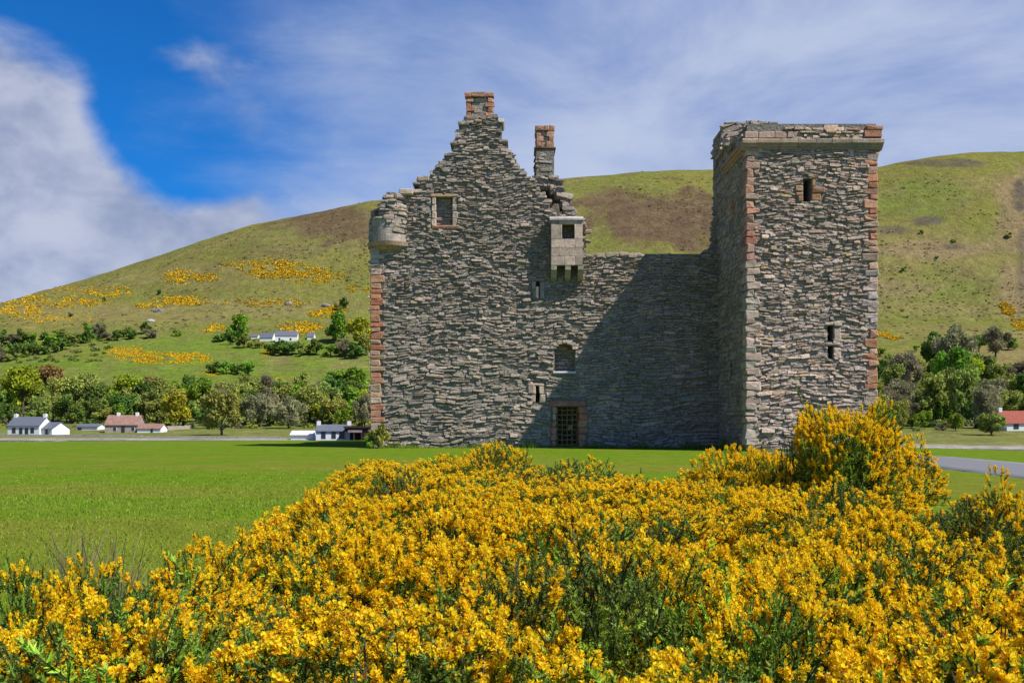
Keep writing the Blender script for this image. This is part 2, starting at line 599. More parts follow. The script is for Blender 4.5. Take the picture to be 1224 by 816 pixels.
def ribbon(name, pts, width, zoff, material, kind='structure', nsub=14, jit=0.0):
    """a strip that follows the ground along a smooth curve"""
    P = [Vector((p[0], p[1], 0)) for p in pts]
    c = []
    for i in range(len(P) - 1):
        p0, p1, p2, p3 = P[max(i - 1, 0)], P[i], P[i + 1], P[min(i + 2, len(P) - 1)]
        for k in range(nsub):
            t = k / nsub
            c.append(0.5 * ((2 * p1) + (p2 - p0) * t + (2 * p0 - 5 * p1 + 4 * p2 - p3) * t * t + (-p0 + 3 * p1 - 3 * p2 + p3) * t ** 3))
    c.append(P[-1])
    v, f = [], []
    m = 8
    for i, q in enumerate(c):
        t = (c[min(i + 1, len(c) - 1)] - c[max(i - 1, 0)]).normalized()
        nrm = Vector((-t.y, t.x, 0))
        for j in range(m + 1):
            s = (max(min((j - 1) / (m - 2), 1.0), 0.0) - 0.5) * width + (0.05 if j == m else -0.05 if j == 0 else 0) + (rnd.uniform(-jit, jit) if j in (1, m - 1) else 0)
            p = q + nrm * s
            v.append((p.x, p.y, float(lawn_z(p.x, p.y)) + (zoff if 0 < j < m else -0.05)))
    for i in range(len(c) - 1):
        for j in range(m):
            a = i * (m + 1) + j
            f.append((a, a + 1, a + m + 2, a + m + 1))
    o = link(name, npmesh(name, v, np.array(f), material, smooth=True))
    o['kind'] = kind
    return o
ribbon('road', [(12.2, 3), (12.6, 14), (12.9, 19), (13.2, 24), (13.5, 29), (12.8, 32.8), (10.6, 35.0)], 3.5, 0.022, MATS['asphalt'], jit=0.05)
ribbon('road', [(-40, 9.5), (-14, 7.6), (-6.2, 7.2), (-3.9, 5.6), (-3.1, 2.5), (-3.0, -8)], 1.5, 0.022, MATS['asphalt'], jit=0.03)
# ------------------------------------------------------------------ castle
D2, D1 = 42.0, 36.9
S2, S1 = F / D2, F / D1
def W2(px, py): return ((px - CX) / S2, CZ + (CY - py) / S2)
def W1(px, py): return ((px - CX) / S1, CZ + (CY - py) / S1)

castle = link('castle_ruin', None, loc=(2, 44, 0))
tag(castle, 'roofless grey rubble castle with tall gable, red corner stones and square tower', 'castle')

def part(name, me, parent, center=True):
    """link a mesh built in world coordinates as a child, its origin at its own centre"""
    n = len(me.vertices)
    co = np.empty(n * 3, np.float32)
    me.vertices.foreach_get('co', co)
    co = co.reshape(-1, 3)
    c = (co.min(0) + co.max(0)) / 2
    me.vertices.foreach_set('co', (co - c).ravel())
    o = link(name, me, parent)
    pw = Vector((0, 0, 0))
    q = parent
    while q is not None:
        pw += q.location
        q = q.parent
    o.location = Vector(c.tolist()) - pw
    return o

class Plane:
    def __init__(s, o, ux, n):
        s.o, s.ux, s.n = np.array(o, float), np.array(ux, float), np.array(n, float)
    def __call__(s, a, z, d):
        a, z, d = (np.asarray(q, float) for q in (a, z, d))
        r = s.o + a[..., None] * s.ux + d[..., None] * s.n
        r[..., 2] += z
        return r

class Round:
    """s is the arc angle times radius, 0 facing the camera"""
    def __init__(s, c, r): s.c, s.r = c, r
    def __call__(s, a, z, d):
        a, z, d = np.broadcast_arrays(*(np.asarray(q, float) for q in (a, z, d)))
        t = a / s.r
        rr = s.r + d
        return np.stack([s.c[0] + np.sin(t) * rr, s.c[1] - np.cos(t) * rr, z], -1)

FRONT2 = Plane((0, D2, 0), (1, 0, 0), (0, -1, 0))
FRONT1 = Plane((0, D1, 0), (1, 0, 0), (0, -1, 0))
XL = (893 - CX) / S1
XR = (1047 - CX) / S1
LEFT1 = Plane((XL, 0, 0), (0, 1, 0), (-1, 0, 0))      # s is world y

def inside(poly, x, y):
    c = False
    n = len(poly)
    j = n - 1
    for i in range(n):
        xi, yi = poly[i]
        xj, yj = poly[j]
        if (yi > y) != (yj > y) and x < (xj - xi) * (y - yi) / (yj - yi) + xi:
            c = not c
        j = i
    return c

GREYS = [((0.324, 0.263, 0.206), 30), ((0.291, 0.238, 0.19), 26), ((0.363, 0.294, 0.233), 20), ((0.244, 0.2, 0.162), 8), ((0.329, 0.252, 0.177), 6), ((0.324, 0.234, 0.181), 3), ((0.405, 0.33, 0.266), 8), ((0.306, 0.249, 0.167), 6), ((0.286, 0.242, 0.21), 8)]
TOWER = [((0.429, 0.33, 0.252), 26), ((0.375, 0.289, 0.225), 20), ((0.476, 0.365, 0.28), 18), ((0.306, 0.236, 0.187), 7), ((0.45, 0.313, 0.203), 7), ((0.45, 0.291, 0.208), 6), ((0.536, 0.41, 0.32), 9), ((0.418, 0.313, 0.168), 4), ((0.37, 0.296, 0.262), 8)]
REDS = [((0.40, 0.175, 0.095), 5), ((0.42, 0.215, 0.125), 4), ((0.43, 0.27, 0.175), 3), ((0.42, 0.31, 0.225), 2), ((0.36, 0.14, 0.075), 3)]
PALE = [((0.464, 0.351, 0.27), 5), ((0.418, 0.319, 0.245), 4), ((0.499, 0.394, 0.305), 3), ((0.36, 0.292, 0.22), 2)]

def pick(pal, r=rnd, var=0.14):
    t = r.random() * sum(w for _, w in pal)
    for c, w in pal:
        t -= w
        if t <= 0:
            break
    k = 1 + r.uniform(-var, var)
    return tuple(q * k for q in c)

def rubble(poly, holes=(), hr=(0.085, 0.17), lr=(1.2, 3.6), proud=(0.01, 0.10), pal=GREYS, wave=1.0, seed=1, grow=None, gap=0.012, edge=0.0, miss=0.035):
    """stones laid in wavy courses inside a polygon of (s, z); returns (s, z, len, height, proud, tilt, colour)"""
    r = random.Random(seed)
    xs = [p[0] for p in poly]
    zs = [p[1] for p in poly]
    out = []
    z = min(zs) - 0.1
    a1, a2, a3 = r.uniform(0, 6), r.uniform(0, 6), r.uniform(0, 6)
    while z < max(zs) + 0.1:
        g = grow(z) if grow else 1.0
        h = r.uniform(*hr) * g
        s = min(xs) - r.uniform(0, 0.5)
        while s < max(xs):
            hh = h * r.uniform(0.72, 1.12)
            l = min(h * r.uniform(*lr) + r.uniform(0, 0.1), 1.15)
            if r.random() < 0.10:
                l *= 1.45
            cs, cz = s + l / 2, z + h / 2
            wv = wave * (0.10 * math.sin(cs * 0.55 + cz * 0.35 + a1) + 0.07 * math.sin(cs * 1.35 - cz * 0.8 + a2) + 0.035 * math.sin(cs * 3.1 + cz * 1.9 + a3))
            dw = wave * (0.055 * math.cos(cs * 0.55 + cz * 0.35 + a1) + 0.0945 * math.cos(cs * 1.35 - cz * 0.8 + a2) + 0.1 * math.cos(cs * 3.1 + cz * 1.9 + a3))
            cz += wv
            s0, s1 = s, s + l
            ok = inside(poly, cs, cz) and (not edge or (inside(poly, s0 + edge, cz) and inside(poly, s1 - edge, cz)))
            if r.random() < miss:
                ok = False
            if ok:
                for (x0, x1, z0, z1) in holes:
                    if z0 - hh * 0.45 < cz < z1 + hh * 0.45:
                        if s0 < x1 and s1 > x0:
                            if x0 - s0 > s1 - x1:
                                s1 = min(s1, x0)
                            else:
                                s0 = max(s0, x1)
                if s1 - s0 > 0.09:
                    pr = proud[0] + (proud[1] - proud[0]) * r.random() ** 3.0
                    if r.random() < 0.12:
                        pr += 0.05
                    u = r.random()
                    if u < 0.2 and s1 - s0 > 0.2:          # two thin slips in place of one stone
                        k = r.uniform(0.35, 0.65)
                        for q, f_ in ((-0.5 + k / 2, k), (k / 2, 1 - k)):
                            out.append(((s0 + s1) / 2 + r.gauss(0, 0.02), cz + q * hh, s1 - s0 - gap * 0.3, hh * f_ - gap * 0.5, r.uniform(*proud), dw + r.gauss(0, 0.05), pick(pal, r)))
                    elif u < 0.29:                          # a deep stone that breaks the course
                        out.append(((s0 + s1) / 2, cz + hh * 0.3, s1 - s0 - gap * 0.3, hh * 1.6 - gap, pr + 0.03, dw * 0.5 + r.gauss(0, 0.04), pick(pal, r)))
                    elif u < 0.4 and s1 - s0 > 0.3:         # two short stones
                        k = r.uniform(0.35, 0.65)
                        for q, f_ in ((-0.5 + k / 2, k), (k / 2, 1 - k)):
                            out.append(((s0 + s1) / 2 + q * (s1 - s0), cz + r.gauss(0, 0.015), (s1 - s0) * f_ - gap * 0.3, hh * r.uniform(0.8, 1.1) - gap * 0.7, r.uniform(*proud), dw + r.gauss(0, 0.07), pick(pal, r)))
                    else:
                        out.append(((s0 + s1) / 2, cz, s1 - s0 - gap * 0.3, hh - gap * 0.7, pr, dw + r.gauss(0, 0.045), pick(pal, r)))
            s += l
        z += h
    return out

_RA = np.array([(-1, -.6), (-1, .55), (-.85, 1), (.8, 1), (1, .6), (1, -.55), (.84, -1), (-.8, -1)], float) * 0.5
def stone_geo(st, fmap, r, lk=1.0):
    s, z, l, h, pr, rot, col = st
    n = 8
    ring = _RA * np.array([l, h]) * (1 + r.normal(0, 0.12, (n, 2)))
    inner = ring * np.array([r.uniform(0.90, 0.985), r.uniform(0.55, 0.9)]) + r.normal(0, 0.05, 2) * np.array([l, h])
    loc = np.concatenate([ring * 1.02, ring, inner, inner.mean(0)[None]])
    tl = r.normal(0, 0.02, 2)
    lean = r.uniform(0.0, 0.38) * lk          # weathered faces lean back: the foot of a stone stands proud of its head
    o1 = np.clip(pr * 0.62 - ring[:, 1] * lean, 0.0, None)
    o2 = np.clip(pr - inner[:, 1] * lean, 0.012, None)
    dep = np.concatenate([np.full(n, -0.08), o1 + r.normal(0, 0.006, n), o2 + inner[:, 0] * tl[0] * 3 + r.normal(0, 0.009, n), [pr * 1.05 - inner[:, 1].mean() * lean]])
    c, q = math.cos(rot), math.sin(rot)
    a = loc[:, 0] * c - loc[:, 1] * q + s
    b = loc[:, 0] * q + loc[:, 1] * c + z
    return fmap(a, b, dep)

_q = np.arange(8)
_SQ = np.concatenate([np.stack([_q, (_q + 1) % 8, (_q + 1) % 8 + 8, _q + 8], -1), np.stack([_q + 8, (_q + 1) % 8 + 8, (_q + 1) % 8 + 16, _q + 16], -1)])[:, ::-1]
_ST = np.stack([_q + 16, (_q + 1) % 8 + 16, np.full(8, 24)], -1)[:, ::-1]

def lay_stones(stones, fmap, parent, single=0, name='stone', stuff='rubble_stone', material='stone', seed=5, lk=1.0):
    """the `single` largest stones as objects of their own, the rest as one joined part"""
    r = np.random.default_rng(seed)
    stones = sorted(stones, key=lambda t: -t[2] * t[3])
    for st in stones[:single]:
        v = stone_geo(st, fmap, r)
        part(name, npmesh(name, v, [_SQ, _ST], MATS[material], st[6]), parent)
    rest = stones[single:]
    if rest:
        v = np.concatenate([stone_geo(st, fmap, r, lk) for st in rest])
        k = np.arange(len(rest))[:, None, None] * 25
        col = np.repeat(np.array([st[6] for st in rest]), 25, 0)
        o = part(stuff, npmesh(stuff, v, [(_SQ[None] + k).reshape(-1, 4), (_ST[None] + k).reshape(-1, 3)], MATS[material], col), parent)
        o['kind'] = 'stuff'

def grid_wall(poly, holes, fmap, thick, step=0.28, wob=0.0, material='mortar', seed=2, front=0.0):
    """thick wall of cells inside a polygon, with openings right through it"""
    xs = [p[0] for p in poly]
    zs = [p[1] for p in poly]
    def lines(a, b, extra):
        n = max(1, int((b - a) / step))
        g = [a + (b - a) * i / n for i in range(n + 1)]
        for e in extra:
            if a < e < b:
                g = [q for q in g if abs(q - e) > step * 0.35 or q in (a, b)] + [e]
        return sorted(set(g))
    gx = lines(min(xs), max(xs), [h[0] for h in holes] + [h[1] for h in holes])
    gz = lines(min(zs), max(zs), [h[2] for h in holes] + [h[3] for h in holes])
    r = random.Random(seed)
    full = {}
    for i in range(len(gx) - 1):
        for j in range(len(gz) - 1):
            cx, cz = (gx[i] + gx[i + 1]) / 2, (gz[j] + gz[j + 1]) / 2
            ok = inside(poly, cx, cz) and not any(h[0] < cx < h[1] and h[2] < cz < h[3] for h in holes)
            full[i, j] = ok
    vid, V, Fq = {}, [], []
    def vert(i, j, k):
        if (i, j, k) not in vid:
            vid[i, j, k] = len(V)
            V.append((gx[i], gz[j], front if k == 0 else -thick))
        return vid[i, j, k]
    for (i, j), ok in full.items():
        if not ok:
            continue
        Fq.append([vert(i, j, 0), vert(i + 1, j, 0), vert(i + 1, j + 1, 0), vert(i, j + 1, 0)])
        Fq.append([vert(i, j, 1), vert(i, j + 1, 1), vert(i + 1, j + 1, 1), vert(i + 1, j, 1)])
        for di, dj, e in ((-1, 0, ((i, j), (i, j + 1))), (1, 0, ((i + 1, j + 1), (i + 1, j))), (0, -1, ((i + 1, j), (i, j))), (0, 1, ((i, j + 1), (i + 1, j + 1)))):
            if not full.get((i + di, j + dj), False):
                a, b = e
                Fq.append([vert(*a, 0), vert(*b, 0), vert(*b, 1), vert(*a, 1)])
    A = np.array(V)
    return npmesh('wall', fmap(A[:, 0], A[:, 1], A[:, 2]), np.array(Fq), MATS[material])

def box_me(x0, x1, y0, y1, z0, z1, material, col=None, bev=0.0, jit=0.0, name='block'):
    bm = bmesh.new()
    bmesh.ops.create_cube(bm, size=1.0)
    for v in bm.verts:
        v.co = Vector(((x0 + x1) / 2 + v.co.x * (x1 - x0), (y0 + y1) / 2 + v.co.y * (y1 - y0), (z0 + z1) / 2 + v.co.z * (z1 - z0)))
        if jit:
            v.co += Vector((rnd.gauss(0, jit), rnd.gauss(0, jit), rnd.gauss(0, jit)))
    if bev:
        bmesh.ops.bevel(bm, geom=list(bm.edges), offset=bev, segments=1, affect='EDGES', profile=0.5)
    bmesh.ops.recalc_face_normals(bm, faces=bm.faces)
    me = bpy.data.meshes.new(name)
    bm.to_mesh(me)
    bm.free()
    if col is not None:
        c = np.ones((len(me.vertices), 4), np.float32)
        c[:, :3] = col
        at = me.color_attributes.new('Col', 'FLOAT_COLOR', 'POINT')
        at.data.foreach_set('color', c.ravel())
    me.materials.append(MATS[material])
    return me

def block(name, parent, x0, x1, y0, y1, z0, z1, pal=REDS, material='sandstone', bev=0.032, jit=0.016):
    return part(name, box_me(x0, x1, y0, y1, z0, z1, material, pick(pal, var=0.22), bev, jit, name), parent)

# ---- main gable and rear wall (one plane)
gable_px = [(444, 545), (444, 262), (460, 246), (480, 236), (498, 230), (500, 214), (512, 214), (519, 204), (532, 192), (539, 181), (546, 167),
            (551, 153), (555, 140), (591, 140), (597, 146), (598, 158), (603, 172), (612, 184), (616, 196), (625, 203), (630, 211), (640, 222),
            (652, 240), (664, 258), (694, 262), (697, 306), (740, 304), (800, 306), (842, 305), (850, 299), (861, 299), (861, 545)]
gable = [W2(*p) for p in gable_px]
def H2(x0, y0, x1, y1):
    a, b = W2(x0, y1), W2(x1, y0)
    return (a[0], b[0], a[1], b[1])
h_upper = H2(521, 236, 541, 270)
h_slit1 = H2(640, 336, 646, 356)
h_arch = H2(663, 410, 687, 444)
h_slit2 = H2(640, 461, 645, 481)
h_door = H2(665, 486, 692, 545)
openings2 = [h_upper, h_slit1, h_slit2, h_door, h_arch]
gw = part('gable_wall', grid_wall(gable, openings2, FRONT2, 1.7), castle)
gw.name = 'gable_wall'
def grow2(z): return 1.25 if z < 3.5 else (1.0 if z < 7 else 0.85)
keep = openings2 + [H2(443, 330, 458, 512), H2(515, 232, 547, 274), H2(635, 333, 652, 359), H2(637, 457, 653, 484), H2(658, 477, 702, 545), H2(662, 407, 688, 448), H2(658, 258, 696, 322)]
lay_stones(rubble(gable, keep, pal=GREYS, seed=3, grow=grow2, hr=(0.08, 0.16), proud=(0.008, 0.11)), FRONT2, gw, single=180, seed=8)
# ragged stones that finish the broken edge of the gable
edge = []
rr = random.Random(77)
for (a, b) in zip(gable_px[1:-1], gable_px[2:-1]):
    n = max(1, int(math.dist(a, b) / 8))
    for k in range(n):
        t = (k + rr.random()) / n
        s, z = W2(a[0] + (b[0] - a[0]) * t, a[1] + (b[1] - a[1]) * t)
        edge.append((s + rr.gauss(0, .05), z - 0.03 + rr.gauss(0, .05), rr.uniform(.25, .55), rr.uniform(.12, .22), rr.uniform(0.02, 0.10), rr.gauss(0, .12), pick(GREYS, rr)))
class Thick:
    """edge stones: deep blocks reaching back into the wall"""
    def __init__(s, f, back): s.f, s.back = f, back
    def __call__(s, a, z, d):
        return s.f(a, z, np.where(np.asarray(d) < -0.05, -s.back, d))
lay_stones(edge, Thick(FRONT2, 1.1), gw, single=0, stuff='broken_edge_stone', seed=12)

# red sandstone corner stones of the gable, left edge
z = W2(0, 512)[1]
zt = W2(0, 300)[1]
xl = W2(444, 0)[0]
k = 0
while z < zt:
    h = rnd.uniform(0.2, 0.36)
    yy = CY - (z - CZ) * S2
    l = (0.62 if k % 2 else 0.42) + rnd.uniform(-.05, .05)
    pal = PALE if (yy > 470 and k % 4 == 0) or yy < 330 else REDS[:3] + REDS[4:]
    block('quoin', gw, xl - 0.05, xl + l, D2 - 0.07 - rnd.uniform(0, .02), D2 + 0.5, z + 0.008, z + h - 0.008, pal)
    z += h
    k += 1
z = 0.0
while z < W2(0, 513)[1]:
    block('quoin', gw, xl - 0.05, xl + rnd.uniform(.4, .7), D2 - 0.07, D2 + 0.5, z + 0.01, z + 0.26, PALE)
    z += 0.27

# upper window surround
x0, x1, z0, z1 = h_upper
def jambs(parent, x0, x1, z0, z1, wl, wr, n, pal, y, name='jamb_stone', pr=0.05, deep=0.5):
    for side, w in ((0, wl), (1, wr)):
        if not w:
            continue
        z = z0
        for i in range(n):
            h = (z1 - z0) / n
            ww = w * rnd.uniform(0.75, 1.15)
            a, b = (x0 - ww, x0 + 0.01) if side == 0 else (x1 - 0.01, x1 + ww)
            block(name, parent, a, b, y - pr - rnd.uniform(0, .015), y + deep, z + 0.006, z + h - 0.006, pal)
            z += h
jambs(gw, x0, x1, z0, z1, 0.2, 0.26, 4, PALE, D2)
block('lintel_stone', gw, x0 - 0.25, x1 + 0.3, D2 - 0.08, D2 + 0.5, z1 + 0.004, z1 + 0.16, [((0.36, 0.25, 0.15), 1)])
block('sill_stone', gw, x0 - 0.2, x1 + 0.3, D2 - 0.07, D2 + 0.5, z0 - 0.14, z0 - 0.004, REDS)
part('window_blocking', box_me(x0 - 0.1, x1 + 0.1, D2 + 0.30, D2 + 0.6, z0 - 0.1, z1 + 0.1, 'mortar'), gw)
lay_stones(rubble([(x0, z0), (x1, z0), (x1, z1), (x0, z1)], seed=62, hr=(0.1, 0.17), wave=0.2, proud=(0.004, 0.03)), Plane((0, D2 + 0.28, 0), (1, 0, 0), (0, -1, 0)), gw, stuff='blocking_stone')
# slits
for hs, palette in ((h_slit1, GREYS), (h_slit2, PALE)):
    x0, x1, z0, z1 = hs
    jambs(gw, x0, x1, z0, z1, 0.2, 0.24, 2, palette, D2)
    block('lintel_stone', gw, x0 - 0.22, x1 + 0.22, D2 - 0.05, D2 + 0.5, z1 + 0.004, z1 + 0.13, palette, )
block('jamb_stone', gw, W2(631, 0)[0], W2(639, 0)[0], D2 - 0.1, D2 + 0.3, W2(0, 471)[1], W2(0, 458)[1], [((0.48, 0.36, 0.29), 1)])
# arched recess with its pale sill and blocking
x0, x1, z0, z1 = h_arch
part('blocking', box_me(x0 - 0.1, x1 + 0.1, D2 + 0.55, D2 + 0.9, z0 - 0.1, z1 + 0.1, 'mortar'), gw).name = 'window_blocking'
bl = rubble([(x0, z0), (x1, z0), (x1, z1), (x0, z1)], seed=61, hr=(0.12, 0.2))
lay_stones(bl, Plane((0, D2 + 0.55, 0), (1, 0, 0), (0, -1, 0)), gw, stuff='blocking_stone')
block('sill_stone', gw, x0 - 0.08, x1 + 0.05, D2 - 0.10, D2 + 0.6, z0 - 0.10, z0 + 0.012, [((0.62, 0.62, 0.64), 1)], 'ashlar')
for i in range(7):   # rough arch stones round the head
    t = math.pi * (i + 0.5) / 7
    cx, cz, rx, rz = (x0 + x1) / 2, z1 - 0.28, (x1 - x0) / 2 + 0.04, 0.36
    px_, pz_ = cx + math.cos(t) * rx, cz + math.sin(t) * rz
    st = (px_, pz_, 0.24, 0.2, 0.07, 0.0, pick(GREYS))
    part('arch_stone', npmesh('arch_stone', stone_geo(st, Thick(FRONT2, 0.5), rng), [_SQ, _ST], MATS['stone'], st[6]), gw)

# doorway: red surround, iron yett
dw_ = link('doorway', None, castle, loc=(-1, -2, 0))
x0, x1, z0, z1 = h_door
z0 = 0.0
jambs(dw_, x0, x1, z0, z1, 0.22, 0.42, 6, REDS, D2, pr=0.09, deep=0.55)
block('lintel_stone', dw_, x0 - 0.3, x1 + 0.32, D2 - 0.11, D2 + 0.55, z1 + 0.005, z1 + 0.3, [((0.30, 0.14, 0.10), 1)])
block('threshold', dw_, x0 - 0.1, x1 + 0.1, D2 - 0.12, D2 + 0.7, -0.1, 0.06, GREYS, 'ashlar')
yett = link('iron_gate', None, castle, loc=(-1, -2, 0))
def bar(parent, p, q, r, name='bar', material='rust_iron', n=6, wig=0.0):
    p, q = Vector(p), Vector(q)
    ax = (q - p).normalized()
    up = Vector((0, 1, 0)) if abs(ax.y) < 0.9 else Vector((1, 0, 0))
    a = ax.cross(up).normalized()
    b = ax.cross(a)
    m = 6
    v, f = [], []
    for i in range(m + 1):
        c = p.lerp(q, i / m) + (a * rnd.gauss(0, wig) if 0 < i < m else Vector())
        for k in range(n):
            t = 2 * math.pi * k / n
            v.append(c + (a * math.cos(t) + b * math.sin(t)) * r)
    for i in range(m):
        for k in range(n):
            f.append((i * n + k, i * n + (k + 1) % n, (i + 1) * n + (k + 1) % n, (i + 1) * n + k))
    return part(name, npmesh(name, [tuple(q) for q in v], [np.array(f), np.array([list(range(n))[::-1], [m * n + k for k in range(n)]])], MATS[material], smooth=False), parent)
yy = D2 + 0.28
for i in range(5):
    x = x0 + 0.06 + (x1 - x0 - 0.12) * i / 4
    bar(yett, (x, yy, 0.05), (x, yy, z1 - 0.02), 0.026 if i not in (0, 4) else 0.034, wig=0.008)
for i in range(8):
    zz = 0.15 + (z1 - 0.3) * i / 7
    bar(yett, (x0 + 0.02, yy - 0.035, zz), (x1 - 0.02, yy - 0.035, zz), 0.026, wig=0.012)
part('lock_plate', box_me(x0 + 0.58, x0 + 0.8, yy - 0.09, yy - 0.06, 0.85, 1.1, 'rust_iron', None, 0.008), yett)

# ---- box machicolation
bx = link('box_machicolation', None, castle, loc=(0, -2.5, 8))
a0, a1 = W2(658, 0)[0], W2(695, 0)[0]
zb, ztp = W2(0, 320)[1], W2(0, 267)[1]
YF = D2 - 0.66
wx0, wx1 = W2(671, 0)[0], W2(685.5, 0)[0]
wz0, wz1 = W2(0, 289)[1], W2(0, 271.5)[1]
rows = [zb, zb + (wz0 - zb) * 0.34, zb + (wz0 - zb) * 0.67, wz0, wz1, ztp]
for i in range(5):
    za, zc = rows[i] + 0.004, rows[i + 1] - 0.004
    if i == 3:
        segs = [(a0, wx0 - 0.1), (wx0 - 0.1, wx0), (wx1, wx1 + 0.1), (wx1 + 0.1, a1)]
    elif i == 4:
        segs = [(a0, wx0 - 0.15), (wx0 - 0.15, wx1 + 0.15), (wx1 + 0.15, a1)]
    else:
        c = a0 + (a1 - a0) * (0.42 if i % 2 else 0.6)
        segs = [(a0, c - 0.25), (c - 0.25, c + 0.25), (c + 0.25, a1)]
    for (p, q) in segs:
        block('ashlar_block', bx, p + 0.004, q - 0.004, YF - rnd.uniform(0, .008), YF + 0.2, za, zc, PALE, 'ashlar', 0.012, 0.003)
    for sx, sg in ((a0, 1), (a1, -1)):
        block('ashlar_block', bx, min(sx, sx + sg * 0.18) + .004, max(sx, sx + sg * 0.18) - .004, YF + 0.205, D2 + 0.2, za, zc, PALE, 'ashlar', 0.012, 0.003)
# cap: sloping slab
def prism(name, parent, prof, x0, x1, axis, material, col, jit=0.0):
    """extrude a (depth-ish, z) profile along x (axis 'x') or y (axis 'y')"""
    n = len(prof)
    v = []
    for e in (x0, x1):
        for (p, z) in prof:
            j = rnd.gauss(0, jit)
            v.append((e, p + j, z + rnd.gauss(0, jit)) if axis == 'x' else (p + j, e, z + rnd.gauss(0, jit)))
    f = [[i, (i + 1) % n, n + (i + 1) % n, n + i] for i in range(n)]
    bm = bmesh.new()
    vs_ = [bm.verts.new(q) for q in v]
    for q in f:
        bm.faces.new([vs_[i] for i in q])
    bm.faces.new([vs_[i] for i in range(n)][::-1])
    bm.faces.new([vs_[n + i] for i in range(n)])
    bmesh.ops.recalc_face_normals(bm, faces=bm.faces)
    me = bpy.data.meshes.new(name)
    bm.to_mesh(me)
    bm.free()
    if col is not None:
        c = np.ones((len(me.vertices), 4), np.float32)
        c[:, :3] = col
        me.color_attributes.new('Col', 'FLOAT_COLOR', 'POINT').data.foreach_set('color', c.ravel())
    me.materials.append(MATS[material])
    return part(name, me, parent)
prism('cap_slab', bx, [(YF - 0.07, ztp), (YF - 0.07, ztp + 0.08), (D2 + 0.1, ztp + 0.36), (D2 + 0.1, ztp)], a0 - 0.06, a1 + 0.06, 'x', 'ashlar', (0.45, 0.40, 0.37))
part('back_lining', box_me(a0 + 0.1, a1 - 0.1, D2 - 0.02, D2 + 0.2, zb, ztp, 'mortar'), bx)
for cxp in (661.5, 678, 693):
    c = W2(cxp, 0)[0]
    prism('corbel', bx, [(YF + 0.01, zb - 0.004), (YF + 0.01, zb - 0.2), (YF + 0.18, zb - 0.36), (YF + 0.30, zb - 0.55), (D2 + 0.1, zb - 0.72), (D2 + 0.1, zb - 0.004)], c - 0.13, c + 0.13, 'x', 'ashlar', (0.33, 0.29, 0.20))

# ---- round corner turret
tur = link('corner_turret', None, castle, loc=(-8, -2, 9))
tc_, tr = (W2(465, 0)[0], D2 + 0.62), 1.06
RT = Round(tc_, tr)
def ring(name, r0, r1, z0, z1, material, col, a0=-2.2, a1=2.0, n=28, thick=0.35, flare=0):
    """curved course of masonry, an arc with a top, bottom, inside and ends"""
    v, f = [], []
    for i in range(n + 1):
        t = a0 + (a1 - a0) * i / n
        for (r_, z_) in ((r0, z0), (r1, z1), (r1 - thick, z1), (r0 - thick, z0)):
            v.append((tc_[0] + math.sin(t) * r_, tc_[1] - math.cos(t) * r_, z_))
    for i in range(n):
        for k in range(4):
            f.append([i * 4 + k, i * 4 + (k + 1) % 4, i * 4 + 4 + (k + 1) % 4, i * 4 + 4 + k])
    f += [[3, 2, 1, 0], [n * 4, n * 4 + 1, n * 4 + 2, n * 4 + 3]]
    return part(name, npmesh(name, v, np.array(f), MATS[material], col), tur)
zz0 = W2(0, 301)[1]
zz1 = W2(0, 290)[1]
zz2 = W2(0, 263)[1]
ring('corbel_course', tr - 0.52, tr - 0.26, zz0 - 0.22, zz0 + 0.06, 'ashlar', (0.27, 0.22, 0.16), thick=0.5)
ring('corbel_course', tr - 0.2, tr - 0.06, zz0 + 0.063, zz0 + 0.24, 'sandstone', (0.33, 0.22, 0.13), thick=0.6)
ring('corbel_course', tr + 0.02, tr + 0.08, zz0 + 0.243, zz1, 'sandstone', (0.40, 0.25, 0.16), thick=0.6)
# smooth ashlar drum, block by block
zc = [zz1 + 0.003, zz1 + 0.36, zz1 + 0.72, zz2]
for i in range(3):
    n = 6
    for j in range(n):
        t0 = -2.2 + 4.2 * (j + (0.5 if i % 2 else 0)) / n
        t1 = min(t0 + 4.2 / n, 2.0)
        if t0 >= (2.0 if i == 0 else 0.0):
            continue
        ring('turret_block', tr, tr, zc[i], zc[i + 1] - 0.008, 'ashlar', pick([((0.36, 0.30, 0.245), 3), ((0.40, 0.335, 0.275), 2)]), t0 + 0.004, t1 - 0.004, 6, 0.3)
tp = [(-1.05, zz2 - .05), (-1.0, zz2 + 0.38), (-0.66, zz2 + 0.46), (-0.58, zz2 + 0.05), (-0.40, zz2 + 0.5), (-0.30, zz2 + 1.0), (0.1, zz2 + 1.2), (0.5, zz2 + 1.25), (0.9, zz2 + 1.45), (1.5, zz2 + 1.45), (1.9, zz2 + 1.3), (1.9, zz1 + 0.38), (-0.05, zz1 + 0.38), (-0.1, zz2 - .05)]
part('turret_core', grid_wall([(a * tr, z) for a, z in tp], [], Round(tc_, tr - 0.06), 0.3, 0.2), tur)
lay_stones(rubble([(a * tr, z - 0.02) for a, z in tp], pal=PALE + GREYS[:3], hr=(0.14, 0.24), lr=(1.2, 2.4), seed=21, wave=0.3, proud=(0.04, 0.13)), Round(tc_, tr - 0.05), tur, stuff='turret_rubble')
for (a, b, c, d) in ((461, 234, 477, 239), (478, 228, 494, 234), (499, 211, 513, 217)):
    q0, q1 = W2(a, d), W2(b and c, b)
    block('coping_stone', tur, q0[0], q1[0], D2 - 0.35 if a < 490 else D2 - 0.08, D2 + 0.6, q0[1], q1[1], [((0.40, 0.25, 0.17), 1), ((0.46, 0.36, 0.28), 1)])

